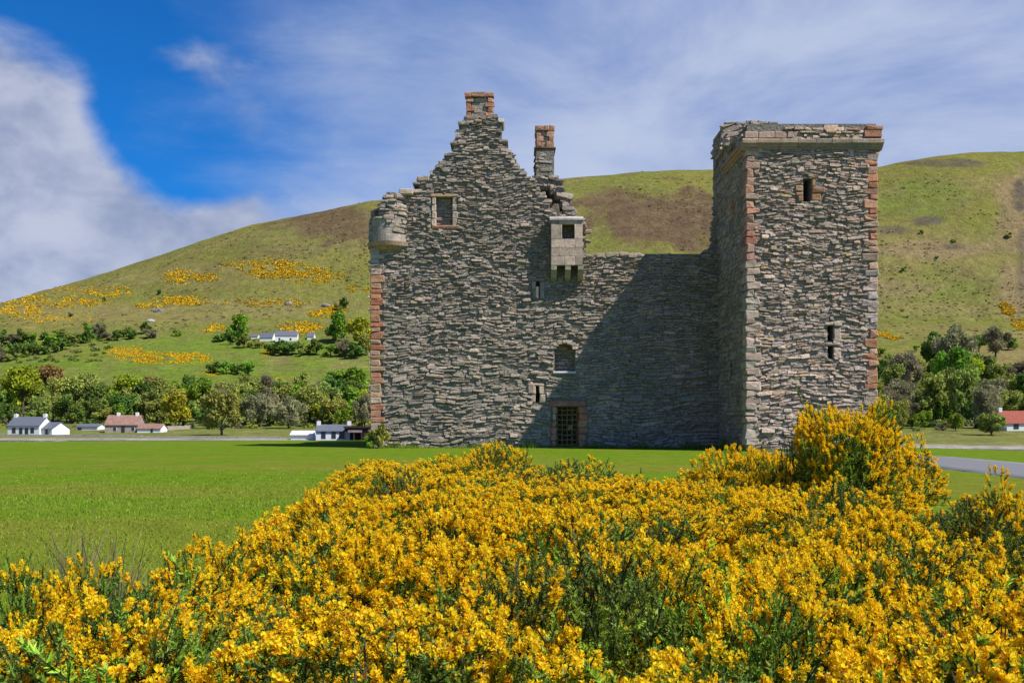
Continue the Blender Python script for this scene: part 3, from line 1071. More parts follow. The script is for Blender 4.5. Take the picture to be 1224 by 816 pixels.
# ---- chimney on the gable apex
def chimney(x0, x1, y0, y1, z0, z1, nrow, name='chimney_stack', mid=True):
    e = link(name, None, castle, loc=((x0 + x1) / 2 - 2, (y0 + y1) / 2 - 44, z0))
    h = (z1 - z0) / nrow
    w = 0.27
    for i in range(nrow):
        za, zb_ = z0 + i * h + 0.005, z0 + (i + 1) * h - 0.005
        top = i == nrow - 1
        g = 0.05 if top else 0
        wl = w * (1.35 if i % 2 else 0.9)
        wr = w * (0.9 if i % 2 else 1.35)
        for ya, yb in ((y0 - g, y0 + 0.32), (y1 - 0.32, y1 + g)):
            block('sandstone_block', e, x0 - g, x0 + wl, ya, yb, za, zb_, REDS[:2] + REDS[4:], bev=0.02)
            block('sandstone_block', e, x1 - wr, x1 + g, ya, yb, za, zb_, REDS[:2] + REDS[4:], bev=0.02)
            block('sandstone_block', e, x0 + wl + 0.006, x1 - wr - 0.006, ya + (0.08 if not top else 0), yb, za, zb_, (GREYS[:4] + [((0.24, 0.15, 0.10), 30)]) if not top else REDS, bev=0.02)
        for xa, xb in ((x0 + 0.004, x0 + 0.3), (x1 - 0.3, x1 - 0.004)):
            block('sandstone_block', e, xa, xb, y0 + 0.326, y1 - 0.326, za, zb_, REDS, bev=0.02)
    return e
q0, q1 = W2(557, 139), W2(589, 110)
chimney(q0[0], q1[0], D2 + 0.06, D2 + 1.5, q0[1], q1[1], 5)
# ---- second stack, on a ruined flue behind the sloping edge
YS = D2 + 0.9
SS = F / YS
def W3(px, py): return ((px - CX) / SS, CZ + (CY - py) / SS)
q0, q1 = W3(641, 178), W3(662, 150)
chimney(q0[0], q1[0], YS, YS + 1.2, q0[1] + 0.1, q1[1], 4)
fl = link('ruined_flue', None, castle, loc=(0, 0, 10))
FR3 = Plane((0, YS, 0), (1, 0, 0), (0, -1, 0))
q0, q1 = W3(640, 216), W3(663, 178)
block('string_course', fl, q0[0] - 0.05, q1[0] + 0.05, YS - 0.06, YS + 1.26, q1[1] - 0.02, q1[1] + 0.095, [((0.25, 0.15, 0.10), 1)])
pl = [(q0[0] + .03, q0[1]), (q1[0] - .03, q0[1]), (q1[0] - .03, q1[1] - .02), (q0[0] + .03, q1[1] - .02)]
part('flue_core', grid_wall(pl, [], FR3, 1.15, 0.3), fl)
lay_stones(rubble(pl, seed=31, hr=(0.14, 0.24), wave=0.2, edge=0.02), FR3, fl, stuff='flue_rubble')
side = [(YS, pl[0][1]), (YS + 1.1, pl[0][1]), (YS + 1.1, pl[2][1]), (YS, pl[2][1])]
lay_stones(rubble(side, seed=32, hr=(0.14, 0.24), wave=0.2), Plane((pl[0][0], 0, 0), (0, 1, 0), (-1, 0, 0)), fl, stuff='flue_rubble')
ft = [W3(*p) for p in [(628, 330), (628, 216), (640, 211), (663, 210), (671, 216), (676, 230), (686, 243), (684, 258), (700, 262), (700, 330)]]
fh = [H2(652, 226, 664, 236), H2(656, 232, 671, 246), H2(661, 242, 674, 270), H2(646, 220, 658, 232)]
part('flue_core', grid_wall(ft, fh, FR3, 0.9, 0.16), fl)
lay_stones(rubble(ft, fh, seed=33, hr=(0.14, 0.24), proud=(0.05, 0.18)), FR3, fl, stuff='flue_rubble')
part('flue_back', grid_wall([W3(*p) for p in [(630, 330), (630, 214), (672, 214), (684, 262), (684, 330)]], [], Plane((0, YS + 1.8, 0), (1, 0, 0), (0, -1, 0)), 0.5, 0.3), fl)
part('flue_cheek', box_me(W3(677, 0)[0], W3(684, 0)[0], YS + 0.9, YS + 2.2, 3, W3(0, 246)[1], 'mortar'), fl)
part('flue_cover', box_me(W3(642, 0)[0], W3(672, 0)[0], YS + 0.88, YS + 2.3, W3(0, 222)[1], W3(0, 216)[1], 'mortar'), fl)

# ---- rest of the main block, behind the gable
xa, xb = gable[0][0], W2(697, 0)[0]
part('side_wall', grid_wall([(D2 + 1.71, -0.3), (D2 + 11, -0.3), (D2 + 11, 7.6), (D2 + 9, 8.4), (D2 + 6, 7.9), (D2 + 4, 9.2), (D2 + 1.71, 9.6)], [], Plane((xa + 0.04, 0, 0), (0, 1, 0), (-1, 0, 0)), 1.5, 0.35), castle)
lay_stones(rubble([(D2 + 1.7, 0), (D2 + 11, 0), (D2 + 11, 7.6), (D2 + 9, 8.4), (D2 + 6, 7.9), (D2 + 4, 9.2), (D2 + 1.7, 9.6)], seed=41, hr=(0.2, 0.32)), Plane((xa + 0.04, 0, 0), (0, 1, 0), (-1, 0, 0)), castle, stuff='side_rubble')
part('rear_wall', grid_wall([(xa + 1.6, -0.3), (9.8, -0.3), (9.8, 10.2), (6, 10.5), (2, 10.3), (-2, 10.6), (xa + 1.6, 10.4)], [], Plane((0, D2 + 11, 0), (1, 0, 0), (0, -1, 0)), 1.4, 0.4), castle)
part('vault_floor', box_me(xa + 1.55, 9.7, D2 + 1.72, D2 + 10.98, 4.9, 5.4, 'mortar'), castle)

# ---- square tower
tw = link('square_tower', None, castle, loc=(10, -5, 0))
def H1(x0, y0, x1, y1):
    a, b = W1(x0, y1), W1(x1, y0)
    return (a[0], b[0], a[1], b[1])
ztop = W1(0, 179.5)[1]
op1 = [H1(960, 214, 969, 241), H1(988.5, 389, 996, 408), H1(989, 413, 996, 428)]
tf = [(XL, -0.2), (XR, -0.2), (XR, ztop + 1.1), (XL, ztop + 1.1)]
part('tower_wall', grid_wall(tf, op1, FRONT1, 1.1, 0.5), tw)
YB = 43.1
part('tower_wall', grid_wall([(D1 + 1.102, -0.2), (YB, -0.2), (YB, ztop + 1.1), (D1 + 1.102, ztop + 1.1)], [(39.35, 39.7, 3.2, 3.9)], LEFT1, 1.1, 0.5), tw)
part('tower_wall', grid_wall([(D1 + 1.102, -0.2), (YB, -0.2), (YB, ztop + 1.1), (D1 + 1.102, ztop + 1.1)], [], Plane((XR, 0, 0), (0, 1, 0), (1, 0, 0)), 1.1, 0.5), tw)
part('tower_wall', box_me(XL + 1.102, XR - 1.102, YB - 1.0, YB, -0.2, ztop + 1.1, 'mortar'), tw)
part('tower_roof', box_me(XL + 1.102, XR - 1.102, D1 + 1.102, YB - 1.002, ztop - 0.4, ztop, 'mortar'), tw)
ql, qr = 0.52, 0.52
sr = H1(950, 222, 960, 241), H1(969, 216, 985, 240)
keep1 = op1 + [(XL - 1, XL + 0.30, -1, ztop), (XR - 0.32, XR + 1, -1, ztop), *sr]
def grow1(z): return 1.1 if z < 5 else 0.95
lay_stones(rubble(tf[:2] + [(XR, ztop), (XL, ztop)], keep1, pal=TOWER, seed=15, grow=grow1, hr=(0.075, 0.15), proud=(0.008, 0.085)), FRONT1, tw, single=110, seed=9)
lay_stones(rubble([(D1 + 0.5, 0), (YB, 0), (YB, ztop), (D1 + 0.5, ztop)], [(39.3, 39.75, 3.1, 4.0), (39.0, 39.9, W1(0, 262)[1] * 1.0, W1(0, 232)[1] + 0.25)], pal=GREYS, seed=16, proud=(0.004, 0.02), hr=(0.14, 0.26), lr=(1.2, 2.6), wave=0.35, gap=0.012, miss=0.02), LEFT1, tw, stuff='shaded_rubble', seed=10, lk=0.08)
# corner stones
for side in (0, 1):
    z = 0.0
    k = 0
    while z < ztop - 0.02:
        h = rnd.uniform(0.22, 0.38)
        h = min(h, ztop - z)
        yy = CY - (z - CZ) * S1
        lf = 0.54 if k % 2 else 0.32
        ls = 0.42 if k % 2 else 0.66
        lf += rnd.uniform(-.06, .08)
        if side == 0:
            pal = [((0.40, 0.20, 0.13), 3), ((0.44, 0.28, 0.20), 3), ((0.46, 0.34, 0.26), 2)] if yy < 318 else [((0.46, 0.35, 0.27), 3), ((0.43, 0.32, 0.245), 3), ((0.42, 0.36, 0.28), 2)]
            if 270 < yy < 312:
                pal = [((0.38, 0.15, 0.10), 1), ((0.42, 0.22, 0.16), 1)]
            block('quoin', tw, XL - 0.06, XL + lf, D1 - 0.06 - rnd.uniform(0, .02), D1 + ls, z + 0.007, z + h - 0.007, pal, jit=0.028)
        else:
            pal = REDS if not 330 < yy < 395 else [((0.44, 0.36, 0.32), 2), ((0.42, 0.30, 0.25), 1)]
            if yy > 470:
                pal = PALE
            block('quoin', tw, XR - lf, XR + 0.06, D1 - 0.06 - rnd.uniform(0, .02), D1 + ls, z + 0.007, z + h - 0.007, pal, jit=0.028)
        z += h
        k += 1
# red stones round the high slit
x0, x1, z0, z1 = op1[0]
red2 = [((0.40, 0.20, 0.09), 2), ((0.36, 0.16, 0.08), 2), ((0.42, 0.26, 0.14), 1)]
for (a, b, c, d) in ((950, 222, 959.5, 229), (951, 230, 959.5, 234), (953, 235, 959.5, 241), (969.5, 214, 974, 223), (969.5, 224, 986, 231), (969.5, 232, 981, 240)):
    h = H1(a, b, c, d)
    block('surround_stone', tw, h[0] + .01, h[1] - .01, D1 - rnd.uniform(.06, .1), D1 + 0.4, h[2] + .006, h[3] - .006, red2, jit=0.012)
for h in op1[1:]:
    block('surround_stone', tw, h[1] + 0.01, h[1] + 0.3, D1 - 0.08, D1 + 0.4, h[2] - .02, h[3] - .1, PALE)
    block('surround_stone', tw, h[0] - 0.12, h[1] + 0.2, D1 - 0.085, D1 + 0.4, h[3] + .006, h[3] + .12, GREYS)
# blocked window on the shaded side, rusty sandstone
zw0, zw1 = CZ + (CY - 263) / F * 39.4, CZ + (CY - 236) / F * 39.4
for i in range(4):
    h = (zw1 - zw0) / 4
    block('surround_stone', tw, XL - 0.07, XL + 0.3, 39.02, 39.4 + (0.1 if i % 2 else 0), zw0 + i * h + .006, zw0 + (i + 1) * h - .006, red2)
    block('surround_stone', tw, XL - 0.07, XL + 0.3, 39.42 + (0.1 if i % 2 else 0), 39.86, zw0 + i * h + .006, zw0 + (i + 1) * h - .006, red2 + GREYS[:1])
# cornice, in lengths
prof = [(0.0, -0.01), (0.06, 0.0), (0.08, 0.07), (0.14, 0.10), (0.17, 0.19), (0.25, 0.23), (0.25, 0.36), (0.21, 0.41), (-0.3, 0.42), (-0.3, -0.01)]
cz0 = ztop + 0.005
x = XL - 0.25
while x < XR + 0.24:
    l = min(rnd.uniform(0.65, 1.0), XR + 0.25 - x)
    prism('cornice_stone', tw, [(D1 - p, cz0 + z) for p, z in prof], x + 0.006, x + l - 0.006, 'x', 'sandstone', pick([((0.31, 0.235, 0.165), 3), ((0.27, 0.215, 0.155), 3), ((0.23, 0.20, 0.155), 2)]), 0.006)
    x += l
y = D1 + 0.31
while y < 40.6:
    l = min(rnd.uniform(0.65, 1.0), 40.65 - y)
    prism('cornice_stone', tw, [(XL - p, cz0 + z) for p, z in prof], y + 0.006, y + l - 0.006, 'y', 'sandstone', pick([((0.40, 0.25, 0.17), 3), ((0.36, 0.26, 0.19), 3)]), 0.006)
    y += l
# parapet over the cornice
pz0 = cz0 + 0.43
pt = [(XL - 0.1, pz0)]
ps = [(886, 168), (888, 157), (905, 156), (925, 156), (938, 154), (960, 151), (985, 150), (1006, 151), (1018, 154), (1034, 154), (1051, 152), (1052, 168)]
pp = [(W1(a, b)[0], W1(a, b)[1] - 0.05) for a, b in ps]
part('parapet', grid_wall([(a, max(b - 0.06, pz0 - 0.03)) for a, b in pp], [], Plane((0, D1 - 0.12, 0), (1, 0, 0), (0, -1, 0)), 0.5, 0.09), tw)
FP = Plane((0, D1 - 0.12, 0), (1, 0, 0), (0, -1, 0))
lay_stones(rubble(pp, [H1(888, 158, 945, 168), H1(1030, 150, 1056, 168)], pal=TOWER, seed=17, hr=(0.11, 0.17), wave=0.15, proud=(0.03, 0.12), edge=0.1, miss=0.0), Thick(FP, 0.45), tw, stuff='parapet_rubble', seed=13)
x = XL - 0.15
while x < W1(944, 0)[0]:
    l = rnd.uniform(0.5, 0.8)
    block('parapet_stone', tw, x + .006, x + l - .006, D1 - 0.2, D1 + 0.3, pz0, W1(0, 159)[1], [((0.40, 0.26, 0.20), 2), ((0.44, 0.34, 0.28), 2)])
    x += l
for (a, b, c, d) in ((1031, 158, 1052, 166), (1034, 152, 1053, 157.5)):
    h = H1(a, b, c, d)
    block('parapet_stone', tw, h[0], h[1], D1 - 0.2, D1 + 0.5, h[2], h[3], REDS)
lay_stones(rubble([(D1 + 0.4, pz0), (40.6, pz0), (40.6, pz0 + 0.75), (39, pz0 + 0.6), (D1 + 0.4, pz0 + 0.55)], pal=GREYS, seed=18, hr=(0.12, 0.2)), Plane((XL - 0.1, 0, 0), (0, 1, 0), (-1, 0, 0)), tw, stuff='parapet_rubble', seed=14)
part('parapet', box_me(XL - 0.08, XL + 0.5, D1 + 0.4, 40.6, pz0 - 0.02, pz0 + 0.46, 'mortar'), tw)
# stair head behind the parapet
cx1 = W2(915, 0)[0]
ch = CZ + (CY - 149) / F * 41.0
cap = link('stair_head', None, castle, loc=(9, -3, 12))
part('stair_head_core', grid_wall([(XL + 0.02, ztop + 1.0), (cx1, ztop + 1.0), (cx1, ch - 0.12), (XL + 1.2, ch - 0.02), (XL + 0.5, ch), (XL + 0.02, ch - 0.1)], [], Plane((0, 40.72, 0), (1, 0, 0), (0, -1, 0)), 2.5, 0.25), cap)
lay_stones(rubble([(XL, ztop + 0.9), (cx1, ztop + 0.9), (cx1, ch - 0.1), (XL + 0.5, ch), (XL, ch - 0.1)], pal=PALE + TOWER[:4], seed=19, hr=(0.16, 0.3), wave=1.5, proud=(0.04, 0.14)), Plane((0, 40.72, 0), (1, 0, 0), (0, -1, 0)), cap, stuff='stair_head_rubble', seed=15)
lay_stones(rubble([(40.7, ztop - 0.02), (YB, ztop - 0.02), (YB, ch - 0.05), (41.5, ch), (40.7, ch - 0.1)], pal=GREYS, seed=20, hr=(0.16, 0.28), proud=(0.02, 0.08)), Plane((XL + 0.02, 0, 0), (0, 1, 0), (-1, 0, 0)), cap, stuff='stair_head_rubble', seed=16)
for i in range(5):
    block('coping_stone', cap, XL - 0.02 + i * 0.5, XL + 0.46 + i * 0.5, 40.66, 41.6, ch - 0.1, ch + rnd.uniform(0.0, 0.1), [((0.36, 0.35, 0.31), 1), ((0.3, 0.3, 0.27), 1)], 'ashlar', 0.03, 0.02)
# ragged toothing where the tower breaks above the rear wall
tooth = []
for i in range(26):
    zz = rr.uniform(9.3, 11.6)
    tooth.append((XL - rr.uniform(0.0, 0.30) * (11.8 - zz) / 2.4, zz, rr.uniform(.25, .5), rr.uniform(.12, .22), 0.05, rr.gauss(0, .1), pick(GREYS, rr)))
lay_stones(tooth, Plane((0, D2 + 0.3, 0), (1, 0, 0), (0, -1, 0)), tw, stuff='toothing_stone', seed=18)
# ------------------------------------------------------------------ trees and shrubs
def rand_rot(n, r):
    q = r.normal(size=(n, 4))
    q /= np.linalg.norm(q, axis=1)[:, None]
    w, x, y, z = q.T
    return np.stack([np.stack([1 - 2 * (y * y + z * z), 2 * (x * y - z * w), 2 * (x * z + y * w)], -1),
                     np.stack([2 * (x * y + z * w), 1 - 2 * (x * x + z * z), 2 * (y * z - x * w)], -1),
                     np.stack([2 * (x * z - y * w), 2 * (y * z + x * w), 1 - 2 * (x * x + y * y)], -1)], 1)

def tube(pts, radii, n=5):
    v, f = [], []
    for i, p in enumerate(pts):
        p = Vector(p)
        t = (Vector(pts[min(i + 1, len(pts) - 1)]) - Vector(pts[max(i - 1, 0)])).normalized()
        up = Vector((1, 0, 0)) if abs(t.x) < 0.8 else Vector((0, 1, 0))
        a = t.cross(up).normalized()
        b = t.cross(a)
        for k in range(n):
            an = 2 * math.pi * k / n
            v.append(tuple(p + (a * math.cos(an) + b * math.sin(an)) * radii[i]))
    for i in range(len(pts) - 1):
        for k in range(n):
            f.append((i * n + k, i * n + (k + 1) % n, (i + 1) * n + (k + 1) % n, (i + 1) * n + k))
    return np.array(v), np.array(f)

def join(parts):
    V, Fs, o = [], [], 0
    for v, f in parts:
        V.append(v)
        Fs.append(f + o)
        o += len(v)
    return np.concatenate(V), np.concatenate(Fs)

def tree_template(kind, seed, leaf=0.05, n=1500, lobes=16, squat=1.0, bare=False):
    """unit tree, 1 high and about 1 wide: returns (trunk mesh, crown mesh)"""
    r = np.random.default_rng(seed)
    rr_ = random.Random(seed)
    parts_ = [tube([(0, 0, -0.06), (0.01, 0.0, 0.2), (rr_.uniform(-.03, .03), rr_.uniform(-.03, .03), 0.45), (0, 0, 0.8)], [0.035, 0.026, 0.018, 0.006], 6)]
    cents, rad = [], []
    for i in range(lobes):
        a = rr_.uniform(0, 6.283)
        h = rr_.uniform(0.26, 0.86)
        rr2 = rr_.uniform(0.08, 0.36) * math.sqrt(max(0.08, 1 - ((h - 0.52) / 0.5) ** 2)) * 1.15
        c = (math.cos(a) * rr2, math.sin(a) * rr2, h)
        cents.append(c)
        rad.append(rr_.uniform(0.11, 0.19))
        parts_.append(tube([(0, 0, max(0.12, h - 0.35)), (c[0] * 0.5, c[1] * 0.5, h - 0.14), c], [0.014, 0.009, 0.003], 4))
    tv, tf_ = join(parts_)
    cents, rad = np.array(cents), np.array(rad)
    k = r.integers(0, lobes, n)
    d = r.normal(size=(n, 3))
    d /= np.linalg.norm(d, axis=1)[:, None]
    p = cents[k] + d * (rad[k] * r.uniform(0.55, 1.08, n))[:, None]
    p[:, 2] = np.maximum(p[:, 2], 0.05)
    M = rand_rot(n, r)
    if bare:
        q = np.array([(-1, -.12, 0), (1, -.12, 0), (1, .12, 0), (-1, .12, 0)]) * leaf * 1.5
    else:
        q = np.array([(-1, -.7, 0), (.9, -.8, .2), (1, .8, 0), (-.8, .7, .25)]) * leaf * 0.72
    sz = r.uniform(0.6, 1.35, n)
    v = p[:, None] + np.einsum('nij,kj->nki', M, q) * sz[:, None, None]
    f = np.arange(n * 4).reshape(n, 4)
    tone = (0.75 + 0.5 * r.random(lobes))[k] * r.uniform(0.75, 1.25, n)
    base = np.array(KINDS[kind][0])
    alt = np.array(KINDS[kind][1])
    m = r.random(n)[:, None] ** 2
    col = (base * (1 - m) + alt * m) * tone[:, None]
    return (npmesh('trunk', tv, tf_, MATS['bark']), npmesh('crown', v.reshape(-1, 3), f, MATS['leaf'], np.repeat(col, 4, 0)))

mat('leaf', attr=True, namp=0.0, spec=0.15, transl=0.35, rand=0.35, rough=0.8)
KINDS = {  # main leaf colour, second colour, words
    'bright': ((0.19, 0.32, 0.028), (0.26, 0.38, 0.04), 'fresh green'),
    'yellow': ((0.38, 0.42, 0.024), (0.46, 0.43, 0.035), 'yellow-green'),
    'olive': ((0.26, 0.31, 0.055), (0.33, 0.33, 0.085), 'olive budding'),
    'grey': ((0.29, 0.26, 0.145), (0.33, 0.30, 0.16), 'leafless grey-brown'),
    'russet': ((0.38, 0.27, 0.08), (0.36, 0.33, 0.08), 'russet-tinged'),
    'dark': ((0.125, 0.21, 0.035), (0.17, 0.25, 0.045), 'dark green'),
}
TPL = {}
for kd in KINDS:
    TPL[kd] = [tree_template(kd, 100 + 7 * i + len(kd) * 3, leaf=0.040 if kd != 'grey' else 0.05, n=2700, lobes=15 + 3 * i, bare=kd == 'grey') for i in range(3)]
SHRUB = {}
for kd in ('bright', 'dark', 'olive'):
    SHRUB[kd] = [tree_template(kd, 300 + i + len(kd), leaf=0.075, n=600, lobes=9) for i in range(2)]

planted = []
def plant(px, base, top, wpx, kind, area, shrub=False, at=None):
    p = at or gp(px, base)
    h = max((base - top) / F * p.y, 1.0)
    w = wpx / F * p.y
    tm, cm = rnd.choice(SHRUB[kind] if shrub and kind in SHRUB else TPL[kind])
    name = 'shrub' if shrub else 'tree'
    e = link(name, None, loc=(p.x, p.y, p.z - 0.15), rz=rnd.uniform(0, 6.28), scale=(w * 1.02, w * 1.02, h * 1.04))
    link('trunk', tm, e)
    link('crown', cm, e)
    planted.append((px, base, kind, area, shrub, e))
    return e

def jp(a, b): return rnd.uniform(a, b)
KW = ['olive'] * 7 + ['grey'] * 2 + ['bright'] * 4 + ['yellow'] * 3 + ['dark'] * 3 + ['russet']
# shore wood on the left: named trees first, then rows
for t in [(27, 496, 437, 48, 'yellow'), (58, 478, 436, 38, 'russet'), (10, 508, 481, 22, 'dark'), (75, 496, 452, 40, 'olive'), (100, 498, 447, 42, 'olive'),
          (118, 500, 458, 34, 'dark'), (152, 494, 448, 42, 'yellow'), (140, 508, 482, 24, 'bright'), (188, 504, 458, 40, 'olive'), (210, 510, 470, 34, 'yellow'),
          (265, 520, 466, 48, 'olive'), (250, 512, 476, 30, 'dark'), (312, 510, 470, 44, 'grey'), (345, 512, 472, 40, 'grey'), (370, 506, 462, 42, 'olive'),
          (398, 500, 456, 40, 'olive'), (425, 505, 462, 40, 'bright'), (422, 478, 440, 46, 'bright'), (408, 516, 488, 26, 'bright'), (436, 512, 470, 28, 'grey'), (90, 506, 484, 22, 'dark')]:
    plant(*t, 'shore')
for base, h, step, lo, hi in ((507, 30, 21, 50, 440), (494, 34, 20, -30, 445), (480, 30, 19, -30, 440)):
    x = lo
    while x < hi:
        bb = base + jp(-4, 4)
        plant(x + jp(-6, 6), bb, bb - h * jp(0.75, 1.2), h * jp(0.75, 1.2), rnd.choice(KW), 'shore')
        x += step * jp(0.75, 1.25)
# hedgerow and scrub on the upper left
for (x, b) in [(i * 9 + jp(-3, 3), 433 - i * 2.0 + jp(-5, 3)) for i in range(-1, 10)] + [(i * 10 + jp(-3, 3), 414 - i * 0.7 + jp(-4, 3)) for i in range(-1, 19)]:
    plant(x, b, b - jp(10, 19), jp(13, 22), rnd.choice(['dark', 'dark', 'bright', 'olive', 'grey']), 'hedgerow', True)
# farmstead trees
for t in [(285, 408, 375, 31, 'bright'), (402, 410, 372, 31, 'bright'), (430, 412, 380, 34, 'yellow'), (262, 409, 398, 18, 'dark'), (275, 412, 396, 18, 'dark'), (292, 416, 400, 20, 'olive'),
          (326, 424, 407, 24, 'dark'), (345, 425, 405, 26, 'dark'), (362, 425, 408, 22, 'olive'), (378, 424, 404, 20, 'dark'), (395, 426, 410, 20, 'bright'), (412, 426, 405, 22, 'grey'),
          (425, 428, 408, 22, 'dark'), (310, 416, 405, 16, 'olive'), (438, 425, 400, 24, 'olive')]:
    plant(*t, 'farm', t[1] - t[2] < 25)
for t in [(254, 446, 432, 18, 'dark'), (270, 447, 431, 22, 'bright'), (297, 449, 431, 22, 'bright'), (284, 447, 434, 16, 'dark')]:
    plant(*t, 'field', True)
for t in [(420, 470, 445, 34, 'bright'), (400, 466, 452, 20, 'bright')]:
    plant(*t, 'field', True)
# wood on the right
for t in [(1140, 450, 388, 46, 'grey'), (1115, 445, 396, 34, 'dark'), (1190, 428, 390, 34, 'grey'), (1170, 420, 398, 20, 'bright'), (1140, 475, 417, 48, 'bright'), (1160, 470, 425, 30, 'yellow'),
          (1085, 470, 420, 40, 'grey'), (1068, 480, 436, 30, 'olive'), (1120, 500, 446, 46, 'olive'), (1150, 505, 440, 44, 'olive'), (1185, 490, 452, 42, 'grey'), (1180, 512, 465, 34, 'grey'),
          (1215, 485, 450, 40, 'olive'), (1090, 512, 492, 22, 'bright'), (1105, 512, 490, 18, 'bright'), (1142, 515, 494, 20, 'bright'), (1185, 520, 494, 34, 'olive'), (1060, 500, 462, 30, 'grey'),
          (1075, 512, 478, 26, 'olive'), (1165, 508, 476, 26, 'dark'), (1225, 512, 478, 26, 'dark'), (1205, 418, 400, 20, 'dark'), (1064, 458, 434, 14, 'bright'), (1225, 470, 430, 36, 'grey')]:
    plant(*t, 'rightwood')
for base, h, step in ((462, 32, 24), (484, 34, 23), (500, 32, 21)):
    x = 1045
    while x < 1240:
        bb = base + jp(-5, 5)
        plant(x + jp(-6, 6), bb, bb - h * jp(0.75, 1.2), h * jp(0.8, 1.2), rnd.choice(['grey'] * 3 + ['olive'] * 8 + ['bright'] * 3 + ['dark'] * 2), 'rightwood')
        x += step * jp(0.8, 1.25)
# stray bushes on the slopes
for (x, b, s, k) in [(190, 352, 6, 'dark'), (212, 402, 9, 'bright'), (412, 368, 12, 'dark'), (405, 372, 9, 'olive'), (85, 378, 5, 'dark'), (1052, 426, 12, 'bright'), (1095, 420, 8, 'bright'), (1102, 280, 5, 'bright'),
                     (1140, 290, 5, 'bright'), (1206, 285, 7, 'olive'), (1080, 325, 6, 'bright'), (125, 360, 5, 'dark'), (1120, 310, 4, 'dark')]:
    plant(x, b, b - s, s * 1.3, k, 'slope', True)

ORD = ['first', 'second', 'third', 'fourth', 'fifth', 'sixth', 'seventh', 'eighth', 'ninth', 'tenth', 'eleventh', 'twelfth', 'thirteenth', 'fourteenth', 'fifteenth', 'sixteenth',
       'seventeenth', 'eighteenth', 'nineteenth', 'twentieth', 'twenty-first', 'twenty-second', 'twenty-third', 'twenty-fourth', 'twenty-fifth']
AREA = {'shore': ('in the shore wood', 'trees of the shore wood by the white cottages'), 'hedgerow': ('in the hedgerow above the gorse field', 'bushes of the hillside hedgerow'),
        'farm': ('around the hillside farmhouses', 'trees round the hillside farm'), 'field': ('in the green field below the farm', 'bushes in the field below the farm'),
        'rightwood': ('in the wood by the tower', 'trees of the wood beyond the tower'), 'slope': ('alone on the open hillside', 'lone bushes on the hillside')}
def label_trees():
    buckets = {}
    for t in planted:
        row = ''
        if t[3] in ('shore', 'rightwood'):
            row = 'front' if t[1] > 502 else ('middle' if t[1] > 484 else 'rear')
        buckets.setdefault((t[3], t[2], t[4], row), []).append(t)
    for (area, kind, shrub, row), L_ in buckets.items():
        L_.sort(key=lambda t: t[0])
        noun = 'bush' if shrub else 'tree'
        for i, t in enumerate(L_):
            w = KINDS[kind][2]
            where = AREA[area][0]
            if row:
                where = {'front': 'at the foot of', 'middle': 'halfway up', 'rear': 'at the top of'}[row] + where[2:]
            if len(L_) == 1:
                lab = 'only %s %s %s' % (w, noun, where)
            else:
                lab = '%s %s %s, %s from left' % (w, noun, where, ORD[min(i, 24)])
            tag(t[5], lab, noun, AREA[area][1])
label_trees()

